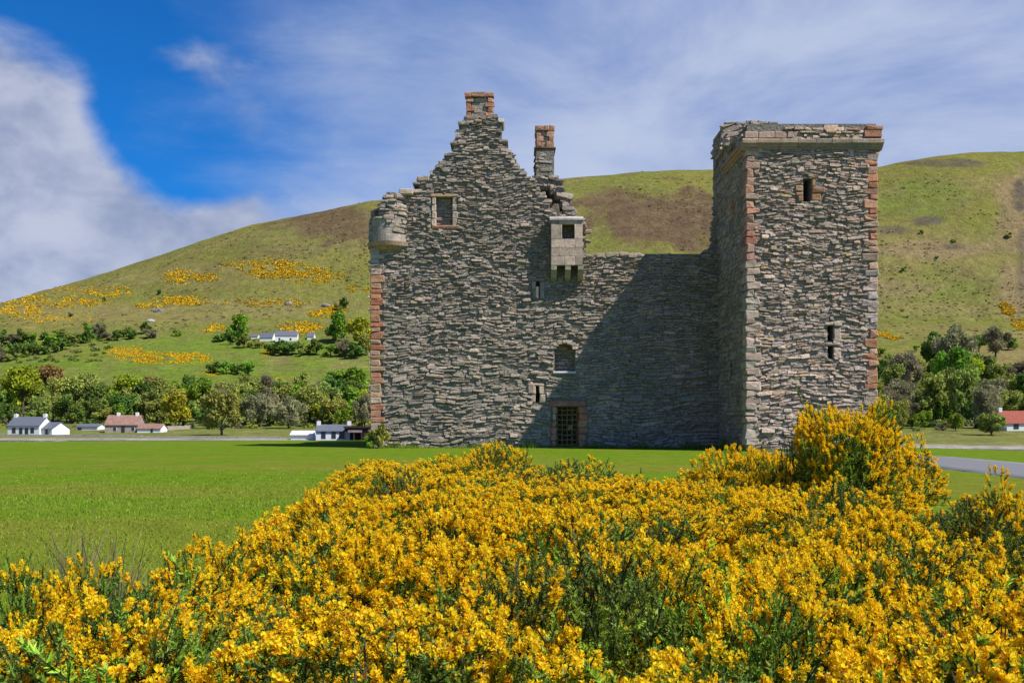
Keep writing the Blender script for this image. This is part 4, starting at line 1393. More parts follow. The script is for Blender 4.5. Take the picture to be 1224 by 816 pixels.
# gorse in bloom on the hill: far drifts nobody could count
def far_gorse():
    pts, siz = [], []
    for (cx, cy, rx, ry, n, s) in [(60, 360, 75, 9, 210, 2.2), (20, 372, 30, 6, 80, 2.2), (130, 350, 30, 6, 60, 2.0), (215, 331, 20, 9, 90, 2.2), (245, 332, 16, 6, 40, 2), (330, 322, 45, 11, 230, 2.3), (375, 330, 35, 10, 130, 2.2),
                                 (290, 318, 25, 5, 40, 2.2), (220, 360, 32, 6, 110, 2.2), (180, 365, 20, 4, 30, 2.2), (185, 428, 42, 7, 330, 2.3), (150, 420, 26, 6, 120, 2.3), (225, 428, 28, 7, 190, 2.3), (255, 392, 16, 5, 60, 2.2), (360, 392, 26, 7, 150, 2.2),
                                 (385, 375, 16, 6, 80, 2.2), (400, 372, 14, 8, 70, 2.2), (320, 362, 60, 5, 70, 2.0), (318, 422, 8, 5, 30, 2), (255, 446, 12, 4, 25, 1.8), (395, 448, 8, 3, 20, 1.8), (340, 452, 30, 4, 20, 1.6),
                                 (1205, 372, 8, 5, 30, 2.2), (1214, 385, 8, 6, 40, 2.2), (1200, 366, 5, 4, 15, 2), (1222, 392, 8, 5, 20, 2), (1055, 400, 10, 3, 25, 2), (1068, 404, 9, 3, 20, 2), (105, 345, 60, 5, 50, 2), (430, 345, 20, 4, 25, 2), (60, 380, 60, 6, 50, 1.8)]:
        for _ in range(n * 4):
            a, q = rnd.uniform(0, 6.283), math.sqrt(rnd.random()) * rnd.uniform(0.6, 1.2)
            x, y = cx + math.cos(a) * q * rx, cy + math.sin(a) * q * ry
            u = fbm(np.array([[x / 9.0, y / 4.0]]), 77, 2)[0]
            if u < 0.38:
                continue
            p = gp(x, y)
            if p.y > 1000:
                continue
            pts.append(p)
            siz.append(s * rnd.uniform(0.25, 0.72) * (0.55 if cy > 415 else 1))
    n = len(pts)
    k = 16
    P = np.repeat(np.array([tuple(p) for p in pts]), k, 0)
    S = np.repeat(np.array(siz), k)
    d = rng.normal(size=(n * k, 3))
    d /= np.linalg.norm(d, axis=1)[:, None]
    d[:, 2] = np.abs(d[:, 2]) * 0.7
    c = P + d * (S * rng.uniform(0.3, 1.0, n * k))[:, None] * np.array([1.6, 1.6, 0.6])
    M = rand_rot(n * k, rng)
    q = np.array([(-1, -.8, 0), (.9, -.9, .2), (1, .9, 0), (-.8, .8, .2)]) * 0.30
    v = c[:, None] + np.einsum('nij,kj->nki', M, q) * S[:, None, None]
    yel = rng.random(n * k)[:, None] < 0.82
    tone = rng.uniform(0.7, 1.15, (n * k, 1)) * np.repeat(rng.uniform(0.75, 1.1, n), k)[:, None]
    col = np.where(yel, np.array([0.80, 0.50, 0.016]), np.array([0.17, 0.19, 0.04])) * tone
    me = npmesh('gorse_drift', v.reshape(-1, 3), np.arange(n * k * 4).reshape(-1, 4), MATS['petal_far'], np.repeat(col, 4, 0))
    tag(link('gorse_drift', me), 'drifts of orange-yellow gorse scattered over the far hillside', 'gorse', kind='stuff')
mat('petal_far', attr=True, namp=0.0, spec=0.1, transl=0.15)
far_gorse()

def hill_scrub():
    pts, siz, base = [], [], []
    pal = [(0.10, 0.10, 0.03), (0.12, 0.08, 0.045), (0.085, 0.105, 0.025), (0.16, 0.125, 0.06), (0.07, 0.06, 0.04)]
    while len(pts) < 2600:
        x = rnd.uniform(-20, 445) if rnd.random() < 0.5 else rnd.uniform(690, 1235)
        y = rnd.uniform(190, 405)
        p = gp(x, y)
        if p.y > 985 or p.y < 560:
            continue
        u = fbm(np.array([[p.x / 45.0, p.y / 45.0]]), 57, 3)[0]
        if u < 0.47:
            continue
        pts.append(tuple(p))
        siz.append(rnd.uniform(0.3, 1.0) * (1.5 if rnd.random() < 0.1 else 1))
        base.append(rnd.choice(pal))
    n, k = len(pts), 14
    P = np.repeat(np.array(pts), k, 0)
    S = np.repeat(np.array(siz), k)
    d = rng.normal(size=(n * k, 3))
    d /= np.linalg.norm(d, axis=1)[:, None]
    d[:, 2] = np.abs(d[:, 2]) * 0.5
    c = P + d * (S * rng.uniform(0.3, 1.0, n * k))[:, None] * np.array([1.8, 1.8, 0.7])
    q = np.array([(-1, -.8, 0), (.9, -.9, .2), (1, .9, 0), (-.8, .8, .2)]) * 0.4
    v = c[:, None] + np.einsum('nij,kj->nki', rand_rot(n * k, rng), q) * S[:, None, None]
    col = np.repeat(np.array(base), k, 0) * rng.uniform(0.9, 1.7, (n * k, 1))
    me = npmesh('hill_scrub', v.reshape(-1, 3), np.arange(n * k * 4).reshape(-1, 4), MATS['petal_far'], np.repeat(col, 4, 0))
    tag(link('hill_scrub', me), 'low heather and bracken clumps scattered over the open hillside', 'scrub', kind='stuff')
hill_scrub()

# low undergrowth that closes the woods at ground level
def undergrowth():
    pts = []
    for (x0, x1, y0, y1, n) in ((-20, 448, 478, 512, 420), (1048, 1235, 440, 516, 300), (-10, 130, 405, 434, 130), (440, 446, 500, 528, 6)):
        for _ in range(n):
            pts.append(gp(rnd.uniform(x0, x1), rnd.uniform(y0, y1)))
    n, k = len(pts), 34
    P = np.repeat(np.array([tuple(p) for p in pts]), k, 0)
    S = np.repeat(rng.uniform(0.8, 2.2, n), k)
    d = rng.normal(size=(n * k, 3))
    d /= np.linalg.norm(d, axis=1)[:, None]
    d[:, 2] = np.abs(d[:, 2]) * 0.8
    c = P + d * (S * rng.uniform(0.3, 1.0, n * k))[:, None] * np.array([1.4, 1.2, 1.0])
    q = np.array([(-1, -.8, 0), (.9, -.9, .2), (1, .9, 0), (-.8, .8, .2)]) * 0.28
    v = c[:, None] + np.einsum('nij,kj->nki', rand_rot(n * k, rng), q) * S[:, None, None]
    pal = np.array([[0.10, 0.15, 0.025], [0.17, 0.25, 0.03], [0.19, 0.17, 0.09], [0.23, 0.25, 0.03], [0.09, 0.12, 0.03]])
    col = np.repeat(pal[rng.integers(0, 5, n)], k, 0) * rng.uniform(0.7, 1.25, (n * k, 1))
    me = npmesh('undergrowth', v.reshape(-1, 3), np.arange(n * k * 4).reshape(-1, 4), MATS['leaf'], np.repeat(col, 4, 0))
    tag(link('undergrowth', me), 'low green and brown undergrowth between the trees of the woods', 'undergrowth', kind='stuff')
undergrowth()

# ------------------------------------------------------------------ houses
def house(name, label, px, base, wpx, eave, ridge, yaw=0.0, depth=5.5, wall='harling', roof='slate', chim=(0, 1), chim_mat='harling', wins=(), door=None, hip=False, dy=0.0, ow=0.18, cat='cottage', group=None, skew=True):
    p = gp(px, base)
    m = p.y / F
    w, he, hr = wpx * m, eave * m, ridge * m
    e = link(name, None, loc=(p.x, p.y, p.z - 0.1), rz=yaw)
    tag(e, label, cat, group)
    def pr(nm, prof, x0, x1, mt, parent=e):
        n = len(prof)
        v = [(x0, a, b) for a, b in prof] + [(x1, a, b) for a, b in prof]
        f4 = [[i, n + i, n + (i + 1) % n, (i + 1) % n] for i in range(n)]
        bm = bmesh.new()
        vv = [bm.verts.new(q) for q in v]
        for q in f4:
            bm.faces.new([vv[i] for i in q])
        bm.faces.new(vv[:n])
        bm.faces.new(vv[n:][::-1])
        bmesh.ops.recalc_face_normals(bm, faces=bm.faces)
        me = bpy.data.meshes.new(nm)
        bm.to_mesh(me)
        bm.free()
        me.materials.append(MATS[mt])
        return link(nm, me, parent)
    d = depth
    pr('wall', [(0, -1.0), (0, he), (d / 2, hr), (d, he), (d, -1.0)], -w / 2, w / 2, wall)
    t = 0.14
    sl = (hr - he) / (d / 2)
    rf = pr('roof', [(-0.3, he - 0.3 * sl + 0.02), (-0.3, he - 0.3 * sl + t + 0.02), (d / 2, hr + t + 0.03), (d + 0.3, he - 0.3 * sl + t + 0.02), (d + 0.3, he - 0.3 * sl + 0.02), (d / 2, hr + 0.03)], -w / 2 + (ow if ow < 0 else -ow), w / 2 + ow, roof)
    for c in chim:
        x = -w / 2 + 0.35 + c * (w - 0.7)
        ch_ = link('chimney', box_me(x - 0.42, x + 0.42, d / 2 - 0.4, d / 2 + 0.4, hr - 0.5, hr + 0.95, chim_mat, name='chimney'), rf)
        link('chimney_pot', tube_me('chimney_pot', (x, d / 2, hr + 0.94), (x, d / 2, hr + 1.25), 0.14, MATS['red_tile']), rf)
    for (u, z0, ww, hh) in wins:
        x = -w / 2 + u * w
        wn_ = link('window', box_me(x - ww / 2 - 0.08, x + ww / 2 + 0.08, -0.04, 0.06, z0 - 0.08, z0 + hh + 0.08, 'harling' if wall != 'harling' else 'old_wall', name='window'), e)
        link('pane', box_me(x - ww / 2, x + ww / 2, -0.06, 0.02, z0, z0 + hh, 'window_dark', name='pane'), wn_)
    if door:
        x = -w / 2 + door * w
        link('door', box_me(x - 0.5, x + 0.5, -0.05, 0.1, -0.2, 2.0, 'window_dark', name='door'), e)
    return e, w, he, hr
def tube_me(name, a, b, r, m):
    v, f = tube([a, b], [r, r], 7)
    return npmesh(name, v, f, m)
house('cottage', 'white cottage with slate roof and two chimneys at far left of the shore', 28, 519.5, 41, 11.5, 21.5, -0.12, 6, wins=[(0.2, 0.6, 1.0, 1.4), (0.42, 0.3, 0.9, 1.7), (0.78, 0.6, 1.0, 1.4)], door=0.6)
house('cottage_annexe', 'small white gabled annexe beside the far left slate cottage', 54, 519.5, 21, 7.5, 15, -0.35, 6, chim=(), wins=[(0.6, 0.3, 0.8, 1.2)], cat='annexe')
house('shed', 'low grey roofed shed between the white cottage and the stone house', 104, 514, 26, 4.5, 7.5, -0.05, 5, chim=(), wins=[(0.15, 0.1, 1.2, 0.7)], cat='shed')
house('stone_house', 'weathered stone house with pinkish roof and two pale chimneys', 145, 517, 38, 10, 21, 0.1, 7, wall='old_wall', roof='pink_tile', chim=(0.28, 0.9), wins=[(0.3, 0.6, 0.9, 1.2), (0.85, 0.6, 0.9, 1.2)], door=0.55, cat='house')
house('outbuilding', 'long low outbuilding with rusty roof right of the stone house', 178, 517, 28, 5.5, 10.5, 0.0, 5, roof='pink_tile', chim=(), wins=[(0.62, -0.1, 0.6, 1.4)], cat='outbuilding')
house('cottage', 'white slate-roofed cottage standing close to the castle gable', 398, 526, 40, 11.5, 18.5, 0.12, 6, wins=[(0.22, 0.5, 0.9, 1.5), (0.52, 0.5, 0.9, 1.5), (0.76, 0.5, 1.1, 1.5)])
house('caravan_shed', 'low white shed left of the cottage near the castle', 361, 525, 27, 6, 10, 0.0, 4, roof='harling', chim=(), cat='shed')
house('farmhouse', 'pale farmhouse with chimney high on the hillside, between the two round trees', 342, 408, 26, 7, 13, 0.1, 7, chim=(1,), wins=[(0.2, 0.8, 1.2, 1.6), (0.7, 0.8, 1.2, 1.6)], cat='farmhouse')
house('byre', 'slate roofed byre left of the hillside farmhouse', 318, 408, 16, 5, 11, -0.1, 7, chim=(), cat='byre')
house('barn', 'tiny grey barn at the left end of the hillside farm', 303, 405, 10, 3, 6, 0, 6, chim=(), cat='barn')
house('outhouse', 'small pale outhouse right of the hillside farmhouse', 371, 406, 8, 4, 9, 0, 6, chim=(), cat='outhouse')
house('cottage', 'white cottage with red roof at the right edge by the shore', 1222, 515, 38, 10, 24, 0.05, 7, roof='red_tile', chim=(0,), wins=[(0.3, 0.6, 1.2, 1.4), (0.7, 0.6, 1.2, 1.4)])

def open_shed():
    p = gp(428, 527)
    e = link('open_shed', None, loc=(p.x, p.y, p.z - 0.1))
    tag(e, 'dark brown open-fronted timber shed between the cottage and the castle', 'shed')
    link('roof', box_me(-3.2, 3.0, -0.4, 4.2, 3.0, 3.4, 'brown_wood', name='roof'), e)
    link('back_wall', box_me(-3, 2.8, 3.8, 4.0, -0.5, 2.99, 'brown_wood', name='back_wall'), e)
    link('side_wall', box_me(1.2, 2.8, 0.0, 3.79, -0.5, 2.99, 'brown_wood', name='side_wall'), e)
    link('beam', box_me(-3, 2.8, -0.1, 0.1, 2.2, 2.99, 'brown_wood', name='beam'), e)
    for x in (-2.8, -0.9, 0.8):
        link('post', box_me(x - 0.15, x + 0.15, -0.15, 0.15, -0.5, 2.19, 'brown_wood', name='post'), e)
    link('parapet_board', box_me(-2.2, 0.9, -0.25, -0.11, 2.0, 2.5, 'old_wall', name='parapet_board'), e)
open_shed()

def garden_wall(name, label, a, b, h, mt='old_wall', base=0.4):
    A, B = gp(*a), gp(*b)
    n = 12
    v, f = [], []
    for i in range(n + 1):
        t = i / n
        q = A.lerp(B, t)
        z = float(hz(q.x, q.y))
        hh = h * rnd.uniform(0.8, 1.1)
        for dy, zz in ((-0.3, z - base), (-0.25, z + hh), (0.25, z + hh), (0.3, z - base)):
            v.append((q.x, q.y + dy, zz))
    for i in range(n):
        for k in range(3):
            f.append((i * 4 + k, i * 4 + 4 + k, i * 4 + 5 + k, i * 4 + 1 + k))
    f += [(0, 1, 2, 3), (n * 4 + 3, n * 4 + 2, n * 4 + 1, n * 4)]
    tag(link(name, npmesh(name, v, np.array(f), MATS[mt])), label, 'wall')
garden_wall('shore_wall', 'low stone shore wall in front of the left cottage', (-20, 521), (170, 522), 0.5, 'shingle')
garden_wall('garden_wall', 'low pale ruined wall right of the stone house', (190, 515), (232, 512), 1.2)
garden_wall('shore_wall', 'low stone shore wall running toward the white cottage near the castle', (175, 523), (335, 523.5), 0.4, 'shingle')

def boulder(px, py, r_, label, mt='rock'):
    p = gp(px, py)
    bm = bmesh.new()
    bmesh.ops.create_icosphere(bm, subdivisions=2, radius=1)
    for v in bm.verts:
        v.co *= rnd.uniform(0.75, 1.15)
        v.co = Vector((v.co.x * r_ * 1.4, v.co.y * r_, v.co.z * r_ * 0.8))
    me = bpy.data.meshes.new('boulder')
    bm.to_mesh(me)
    bm.free()
    me.materials.append(MATS[mt])
    tag(link('boulder', me, loc=(p.x, p.y, p.z)), label, 'boulder', 'boulders on the hillside')
boulder(180, 384, 2.6, 'lower pale boulder on the open slope above the hedgerow', 'shingle')
boulder(190, 372, 3.2, 'upper grey boulder on the open slope above the hedgerow')
boulder(184, 371, 2.0, 'small grey boulder touching the upper boulder above the hedgerow')
boulder(345, 364, 3.0, 'grey outcrop boulder above the hillside farm')
boulder(390, 366, 3.0, 'flat mossy outcrop boulder above the round farm tree')
# ------------------------------------------------------------------ gorse in the foreground
mat('petal', attr=True, namp=0.0, spec=0.15, transl=0.5, rough=0.6)
mat('spine', attr=True, namp=0.0, spec=0.3, transl=0.28, rough=0.55, rand=0.25)
mat('gorse_wood', (0.10, 0.075, 0.05), namp=0.3, nscale=20)

def frame(d):
    d = d / np.linalg.norm(d, axis=-1, keepdims=True)
    up = np.where(np.abs(d[..., 2:3]) > 0.95, np.array([1.0, 0, 0]), np.array([0, 0, 1.0]))
    a = np.cross(up, d)
    a /= np.linalg.norm(a, axis=-1, keepdims=True)
    return np.stack([a, np.cross(d, a), d], -1)      # columns: side, side, axis

# one pea flower, opening along +x: upright standard petal, two wings, keel
_st = [(0.0, 0, 0), (0.25, -0.42, 0.35), (0.30, -0.50, 0.75), (0.12, 0.0, 1.10), (0.30, 0.50, 0.75), (0.25, 0.42, 0.35), (0.02, 0, 0.55)]
_wg = [(0.05, -0.08, 0.05), (0.55, -0.34, 0.16), (0.95, -0.20, 0.22), (0.75, -0.05, -0.10), (0.05, 0.08, 0.05), (0.55, 0.34, 0.16), (0.95, 0.20, 0.22), (0.75, 0.05, -0.10)]
FLV = np.array(_st + _wg)
FLF = np.array([(6, 0, 1), (6, 1, 2), (6, 2, 3), (6, 3, 4), (6, 4, 5), (6, 5, 0), (7, 8, 9), (7, 9, 10), (11, 13, 12), (11, 14, 13)])

def sprig(r, L=0.20, nsp=46, nfl=16, top=1.02):
    """one shoot along +z: spines and flowers"""
    bend = r.normal(0, 0.02, 2)
    def axis(t): return np.stack([bend[0] * t ** 2, bend[1] * t ** 2, L * t], -1)
    t = r.uniform(0.08, top, nsp)
    az = r.uniform(0, 2 * np.pi, nsp)
    d = np.stack([np.cos(az), np.sin(az), r.uniform(0.35, 1.3, nsp)], -1)
    d /= np.linalg.norm(d, axis=1)[:, None]
    ln = r.uniform(0.018, 0.036, nsp) * (1.15 - 0.4 * t)
    side = np.cross(d, r.normal(size=(nsp, 3)))
    side /= np.linalg.norm(side, axis=1)[:, None]
    b = axis(t)
    w = r.uniform(0.0035, 0.0065, nsp)[:, None]
    sv = np.stack([b - side * w, b + side * w, b + d * ln[:, None] + side * w * 0.2], 1).reshape(-1, 3)
    s2 = np.array([axis(np.array(0.0)), axis(np.array(1.0))])
    stem = np.array([[-.004, 0, 0], [.004, 0, 0], [.002, 0, L], [-.002, 0, L], [0, -.004, 0], [0, .004, 0], [0, .002, L], [0, -.002, L]])
    stem[:, :2] += np.where(stem[:, 2:3] > 0, bend, 0)
    fv = []
    for i in range(nfl):
        t_ = 0.30 + 0.72 * (i + r.random()) / nfl
        az = i * 2.4 + r.normal(0, .4)
        o = np.array([math.cos(az), math.sin(az), r.uniform(0.1, 0.9)])
        o /= np.linalg.norm(o)
        zz = np.array([0, 0, 1.0])
        y = np.cross(zz, o)
        y /= np.linalg.norm(y)
        M = np.stack([o, y, np.cross(o, y)], -1)
        sc = r.uniform(0.0165, 0.0235) * (1.08 - 0.35 * max(0, t_ - 0.75) * 2)
        v = (FLV * (1 + r.normal(0, 0.06, FLV.shape))) @ M.T * sc
        fv.append(v + axis(np.array(t_)) + np.array([math.cos(az), math.sin(az), 0]) * 0.012)
    return sv, stem, np.array(fv) if nfl else None

_r = np.random.default_rng(99)
LEAFY = [sprig(_r, L=_r.uniform(0.10, 0.17), nsp=52, nfl=0) for _ in range(8)]
BLOOM = [sprig(_r, L=_r.uniform(0.075, 0.125), nsp=22, nfl=int(_r.integers(16, 26)), top=0.6) for _ in range(10)]
SPRIGS = LEAFY + BLOOM

def bush_template(seed, bloom=0.6, n=900, R0=0.8, H0=0.8, lump=0.2, spike=0.02, box=1.0, outer=0.72):
    r = np.random.default_rng(seed)
    th = np.arccos(r.uniform(-0.08, 1.0, n))
    ph = r.uniform(0, 2 * np.pi, n)
    d = np.stack([np.sin(th) * np.cos(ph), np.sin(th) * np.sin(ph), np.cos(th)], -1)
    nd = d
    if box != 1.0:
        nd = np.sign(d) * np.abs(d) ** box
        nd[:, :2] = d[:, :2] / np.maximum(np.linalg.norm(d[:, :2], axis=1), 1e-6)[:, None] * (np.linalg.norm(d[:, :2], axis=1) ** box)[:, None]
    rad = 1 + lump * 2 * (vnoise(d * 1.9 + 31 + seed, seed) - 0.5) + lump * 1.4 * (vnoise(d * 4.6 + 11, seed + 1) - 0.5)
    depth = r.random(n)
    shell = np.where(depth < outer, r.uniform(0.86, 0.98, n), r.uniform(0.45, 0.86, n))
    sz = np.array([R0, R0, H0])
    P = nd * sz * (rad * shell)[:, None]
    P[:, 2] = np.maximum(P[:, 2], 0.02) - 0.12
    nrm = d / sz
    nrm /= np.linalg.norm(nrm, axis=1)[:, None]
    D = nrm * 0.95 + np.array([0, 0, 0.5]) + r.normal(0, 0.42, (n, 3))
    sc = r.uniform(0.75, 1.25, n)
    long = r.random(n) < spike
    sc[long] *= 1.5
    P[long] += nrm[long] * 0.04
    Fm = frame(D)
    spin = r.uniform(0, 2 * np.pi, n)
    c, s = np.cos(spin), np.sin(spin)
    Rz = np.zeros((n, 3, 3))
    Rz[:, 0, 0], Rz[:, 0, 1], Rz[:, 1, 0], Rz[:, 1, 1], Rz[:, 2, 2] = c, -s, s, c, 1
    M = np.einsum('nij,njk->nik', Fm, Rz) * sc[:, None, None]
    patch = vnoise(P * 2.6 + 5.5, seed + 3) * 0.75 + vnoise(P * 8.0 + 2.5, seed + 4) * 0.25
    thr = np.quantile(patch, 1 - bloom)
    blm = (patch > thr) & (depth < outer) & (d[:, 2] > -0.02)
    P[blm] += nrm[blm] * 0.035 + np.array([0, 0, 0.01])
    gv, gf, gc, fv, ff, fc = [], [], [], [], [], []
    go = fo = 0
    which = np.where(blm, r.integers(len(LEAFY), len(SPRIGS), n), r.integers(0, len(LEAFY), n))
    zone = vnoise(P * 2.0 + 9, seed + 5)
    for k, (sv, stem, fl) in enumerate(SPRIGS):
        ix = np.nonzero(which == k)[0]
        if not len(ix):
            continue
        A = np.einsum('nij,vj->nvi', M[ix], sv) + P[ix][:, None]
        m = len(sv)
        gv.append(A.reshape(-1, 3))
        gf.append((np.arange(len(ix) * m) + go).reshape(-1, 3))
        go += len(ix) * m
        fresh = np.clip((zone[ix] - 0.30) * 2.4, 0, 1)[:, None]
        base = np.array([0.12, 0.19, 0.03]) * (1 - fresh) + np.array([0.28, 0.44, 0.034]) * fresh
        base = base * r.uniform(0.7, 1.3, (len(ix), 1))
        tip = r.uniform(0.75, 1.3, (1, m // 3, 1)).repeat(3, 1).reshape(1, m, 1)
        gc.append((base[:, None] * tip).reshape(-1, 3))
        A = np.einsum('nij,vj->nvi', M[ix], stem) + P[ix][:, None]
        gv.append(A.reshape(-1, 3))
        q = (np.arange(len(ix))[:, None, None] * 8 + np.array([[0, 1, 2], [0, 2, 3], [4, 5, 6], [4, 6, 7]])[None]).reshape(-1, 3) + go
        gf.append(q)
        go += len(ix) * 8
        gc.append(np.full((len(ix) * 8, 3), (0.07, 0.075, 0.03)))
        jx = ix
        if fl is not None:
            nf = len(fl)
            B = np.einsum('nij,fvj->nfvi', M[jx] / sc[jx][:, None, None] * r.uniform(0.9, 1.2, (len(jx), 1, 1)), fl) + P[jx][:, None, None]
            # keep most of the flowers of a shoot
            kp = r.random((len(jx), nf)) < r.uniform(0.55, 1.0, (len(jx), 1))
            B = B[kp]
            cnt = len(B)
            fv.append(B.reshape(-1, 3))
            ff.append((np.arange(cnt)[:, None, None] * len(FLV) + FLF[None]).reshape(-1, 3) + fo)
            fo += cnt * len(FLV)
            o = r.random((cnt, 1)) ** 2.4
            cc = np.array([0.98, 0.78, 0.02]) * (1 - o) + np.array([0.97, 0.56, 0.012]) * o
            old = r.random((cnt, 1)) < 0.06
            cc = np.where(old, np.array([0.55, 0.22, 0.02]), cc) * r.uniform(0.85, 1.08, (cnt, 1))
            pv = np.repeat(cc, len(FLV), 0).reshape(cnt, len(FLV), 3)
            pv[:, 7:] *= np.array([0.98, 0.90, 0.9])
            fc.append(pv.reshape(-1, 3))
    green = npmesh('foliage', np.concatenate(gv), np.concatenate(gf), MATS['spine'], np.concatenate(gc))
    yellow = npmesh('blossom', np.concatenate(fv), np.concatenate(ff), MATS['petal'], np.concatenate(fc)) if fv else None
    ts = []
    for i in range(16):
        j = r.integers(0, n)
        e = P[j] * 0.96
        b = np.array([r.normal(0, .05), r.normal(0, .05), -0.12])
        mid = (b + e) / 2 + np.array([0, 0, -0.06]) + r.normal(0, .03, 3)
        ts.append(tube([tuple(b), tuple(mid), tuple(e)], [0.016, 0.010, 0.004], 4))
    tv, tf_ = join(ts)
    return npmesh('stem', tv, tf_, MATS['gorse_wood']), green, yellow

BUSH = {
    'full': [bush_template(1, 0.90, 1000, 0.85, 0.80, 0.28), bush_template(2, 0.84, 1000, 0.8, 0.85, 0.32)],
    'mid': [bush_template(3, 0.68, 1000, 0.85, 0.80, 0.30), bush_template(4, 0.58, 1000, 0.8, 0.8, 0.34)],
    'sparse': [bush_template(5, 0.34, 1000, 0.85, 0.75, 0.30, 0.03), bush_template(6, 0.26, 900, 0.8, 0.8, 0.28, 0.03)],
    'tall': [bush_template(7, 0.62, 3600, 0.85, 1.50, 0.16, 0.03, 0.55, 0.45)],
    'narrow': [bush_template(8, 0.7, 420, 0.34, 0.95, 0.25, 0.05)],
}
BDIM = {'full': 0.8, 'mid': 0.8, 'sparse': 0.76, 'tall': 1.5, 'narrow': 0.95}
GORSE = 'foreground gorse thicket'

def bush(px, d, ztop, rad, kind, label, tilt=0.0):
    x = (px - CX) / F * d
    g = float(lawn_z(x, d))
    h = ztop - g
    t = rnd.choice(BUSH[kind])
    s = rad / (0.34 if kind == 'narrow' else 0.85)
    e = link('gorse_bush', None, loc=(x, d, g), rz=rnd.uniform(0, 6.28), scale=(s, s, h / (BDIM[kind] + 0.06)))
    tag(e, label, 'gorse bush', GORSE)
    link('stem', t[0], e)
    link('foliage', t[1], e)
    if t[2]:
        link('blossom', t[2], e)
    return e

ROWS = {}
def thicket():
    d = 2.1
    n = 0
    row = 0
    while d < 16.5:
        half = 640 + 700 / d
        step = 1.08 / d * F
        px = CX - half + (step / 2 if row % 2 else 0)
        while px < CX + half:
            dj = d + rnd.uniform(-0.3, 0.3)
            pj = px + rnd.uniform(-0.25, 0.25) * step
            zt = canopy(dj) + rnd.uniform(-0.20, 0.09)
            top = CY + (CZ - zt) / dj * F
            lim = min(top_of(pj), 0.5 * (top_of(pj - step * 0.4) + top_of(pj + step * 0.4)) + 8)
            if top >= lim - 6 and rnd.random() > 0.05:
                u = vnoise(np.array([[pj / 170.0, dj / 2.6]]), 3)[0] + rnd.uniform(-0.16, 0.16)
                k = 'full' if u > 0.45 else ('mid' if u > 0.32 else 'sparse')
                if pj < 430 and dj < 5.5 and k == 'full' and rnd.random() < 0.75:
                    k = 'mid'
                if pj > 1000 and dj > 2.8 and rnd.random() < 0.55:
                    k = 'sparse' if rnd.random() < 0.6 else 'mid'
                o = bush(pj, dj, zt, rnd.uniform(0.78, 1.0), k, '')
                ROWS.setdefault(('front' if dj < 3.4 else 'second' if dj < 5.2 else 'third' if dj < 8 else 'fourth' if dj < 11.5 else 'rearmost', k), []).append((pj, o))
                n += 1
            px += step * rnd.uniform(0.85, 1.15)
        d += 1.0 + d * 0.015
        row += 1
    return n
thicket()
for (row, k), L_ in ROWS.items():
    L_.sort(key=lambda t: t[0])
    for i, (px_, o) in enumerate(L_):
        bl = {'full': 'densely yellow', 'mid': 'half-flowering', 'sparse': 'mostly green'}[k]
        o['label'] = '%s gorse bush in the %s band of the thicket, %s from the left' % (bl, row, ORD[min(i, 24)])
# the bushes that stand out
bush(1008, 11.2, 1.57, 0.62, 'tall', 'tallest gorse bush, rounded, rising in front of the tower\'s right corner')
bush(1055, 11.6, 1.44, 0.34, 'narrow', 'narrow gorse bush pressed against the right of the tallest one')
bush(945, 11.4, 1.00, 0.5, 'mid', 'gorse bush stepping up to the left of the tallest one')
bush(885, 12.5, 0.98, 0.75, 'full', 'broad yellow gorse bush below the tower\'s left corner')
bush(1095, 13.0, 1.02, 0.30, 'narrow', 'small isolated gorse bush before the grey road')
bush(1192, 9.0, 0.74, 0.22, 'narrow', 'thin upright gorse shoot near the right edge before the road')
bush(590, 15.0, 0.92, 0.55, 'mid', 'gorse bush with the highest shoots before the castle doorway')
bush(385, 10.0, 0.52, 0.30, 'mid', 'gorse sprig rising from the left shoulder of the thicket')
bush(92, 5.5, 0.37, 0.55, 'mid', 'gorse bush with dry grass behind it at the left of the lawn')
bush(18, 5.2, 0.34, 0.5, 'sparse', 'mostly green gorse bush cut by the left edge of the picture')
bush(250, 6.6, 0.36, 0.6, 'mid', 'gorse bush reaching furthest left onto the lawn below the slope')

# dry grass tufts at the left
def tuft(px, d, h, n, label):
    x = (px - CX) / F * d
    g = float(lawn_z(x, d))
    v, f = [], []
    for i in range(n):
        bx_, by_ = rnd.gauss(0, 0.05), rnd.gauss(0, 0.05)
        lx, ly = rnd.gauss(0, 0.16), rnd.gauss(0, 0.16)
        hh = h * rnd.uniform(0.6, 1.05)
        w = 0.0065
        o = len(v)
        for t in (0, 0.4, 0.75, 1.0):
            ww = w * (1 - t * 0.8)
            v += [(bx_ + lx * t * t - ww, by_ + ly * t * t, hh * t), (bx_ + lx * t * t + ww, by_ + ly * t * t, hh * t)]
        for k in range(3):
            f.append((o + 2 * k, o + 2 * k + 1, o + 2 * k + 3, o + 2 * k + 2))
    me = npmesh('dry_grass', v, np.array(f), MATS['straw'])
    tag(link('dry_grass_tuft', me, loc=(x, d, g)), label, 'grass tuft', 'dry grass tufts by the left gorse')
mat('straw', (0.24, 0.19, 0.09), namp=0.3, nscale=9)
tuft(72, 6.3, 0.90, 50, 'left pale dry grass tuft above the gorse by the lawn')
tuft(96, 6.4, 0.92, 50, 'middle pale dry grass tuft above the gorse by the lawn')
tuft(138, 6.4, 0.90, 60, 'right brown dry grass tuft above the gorse by the lawn')

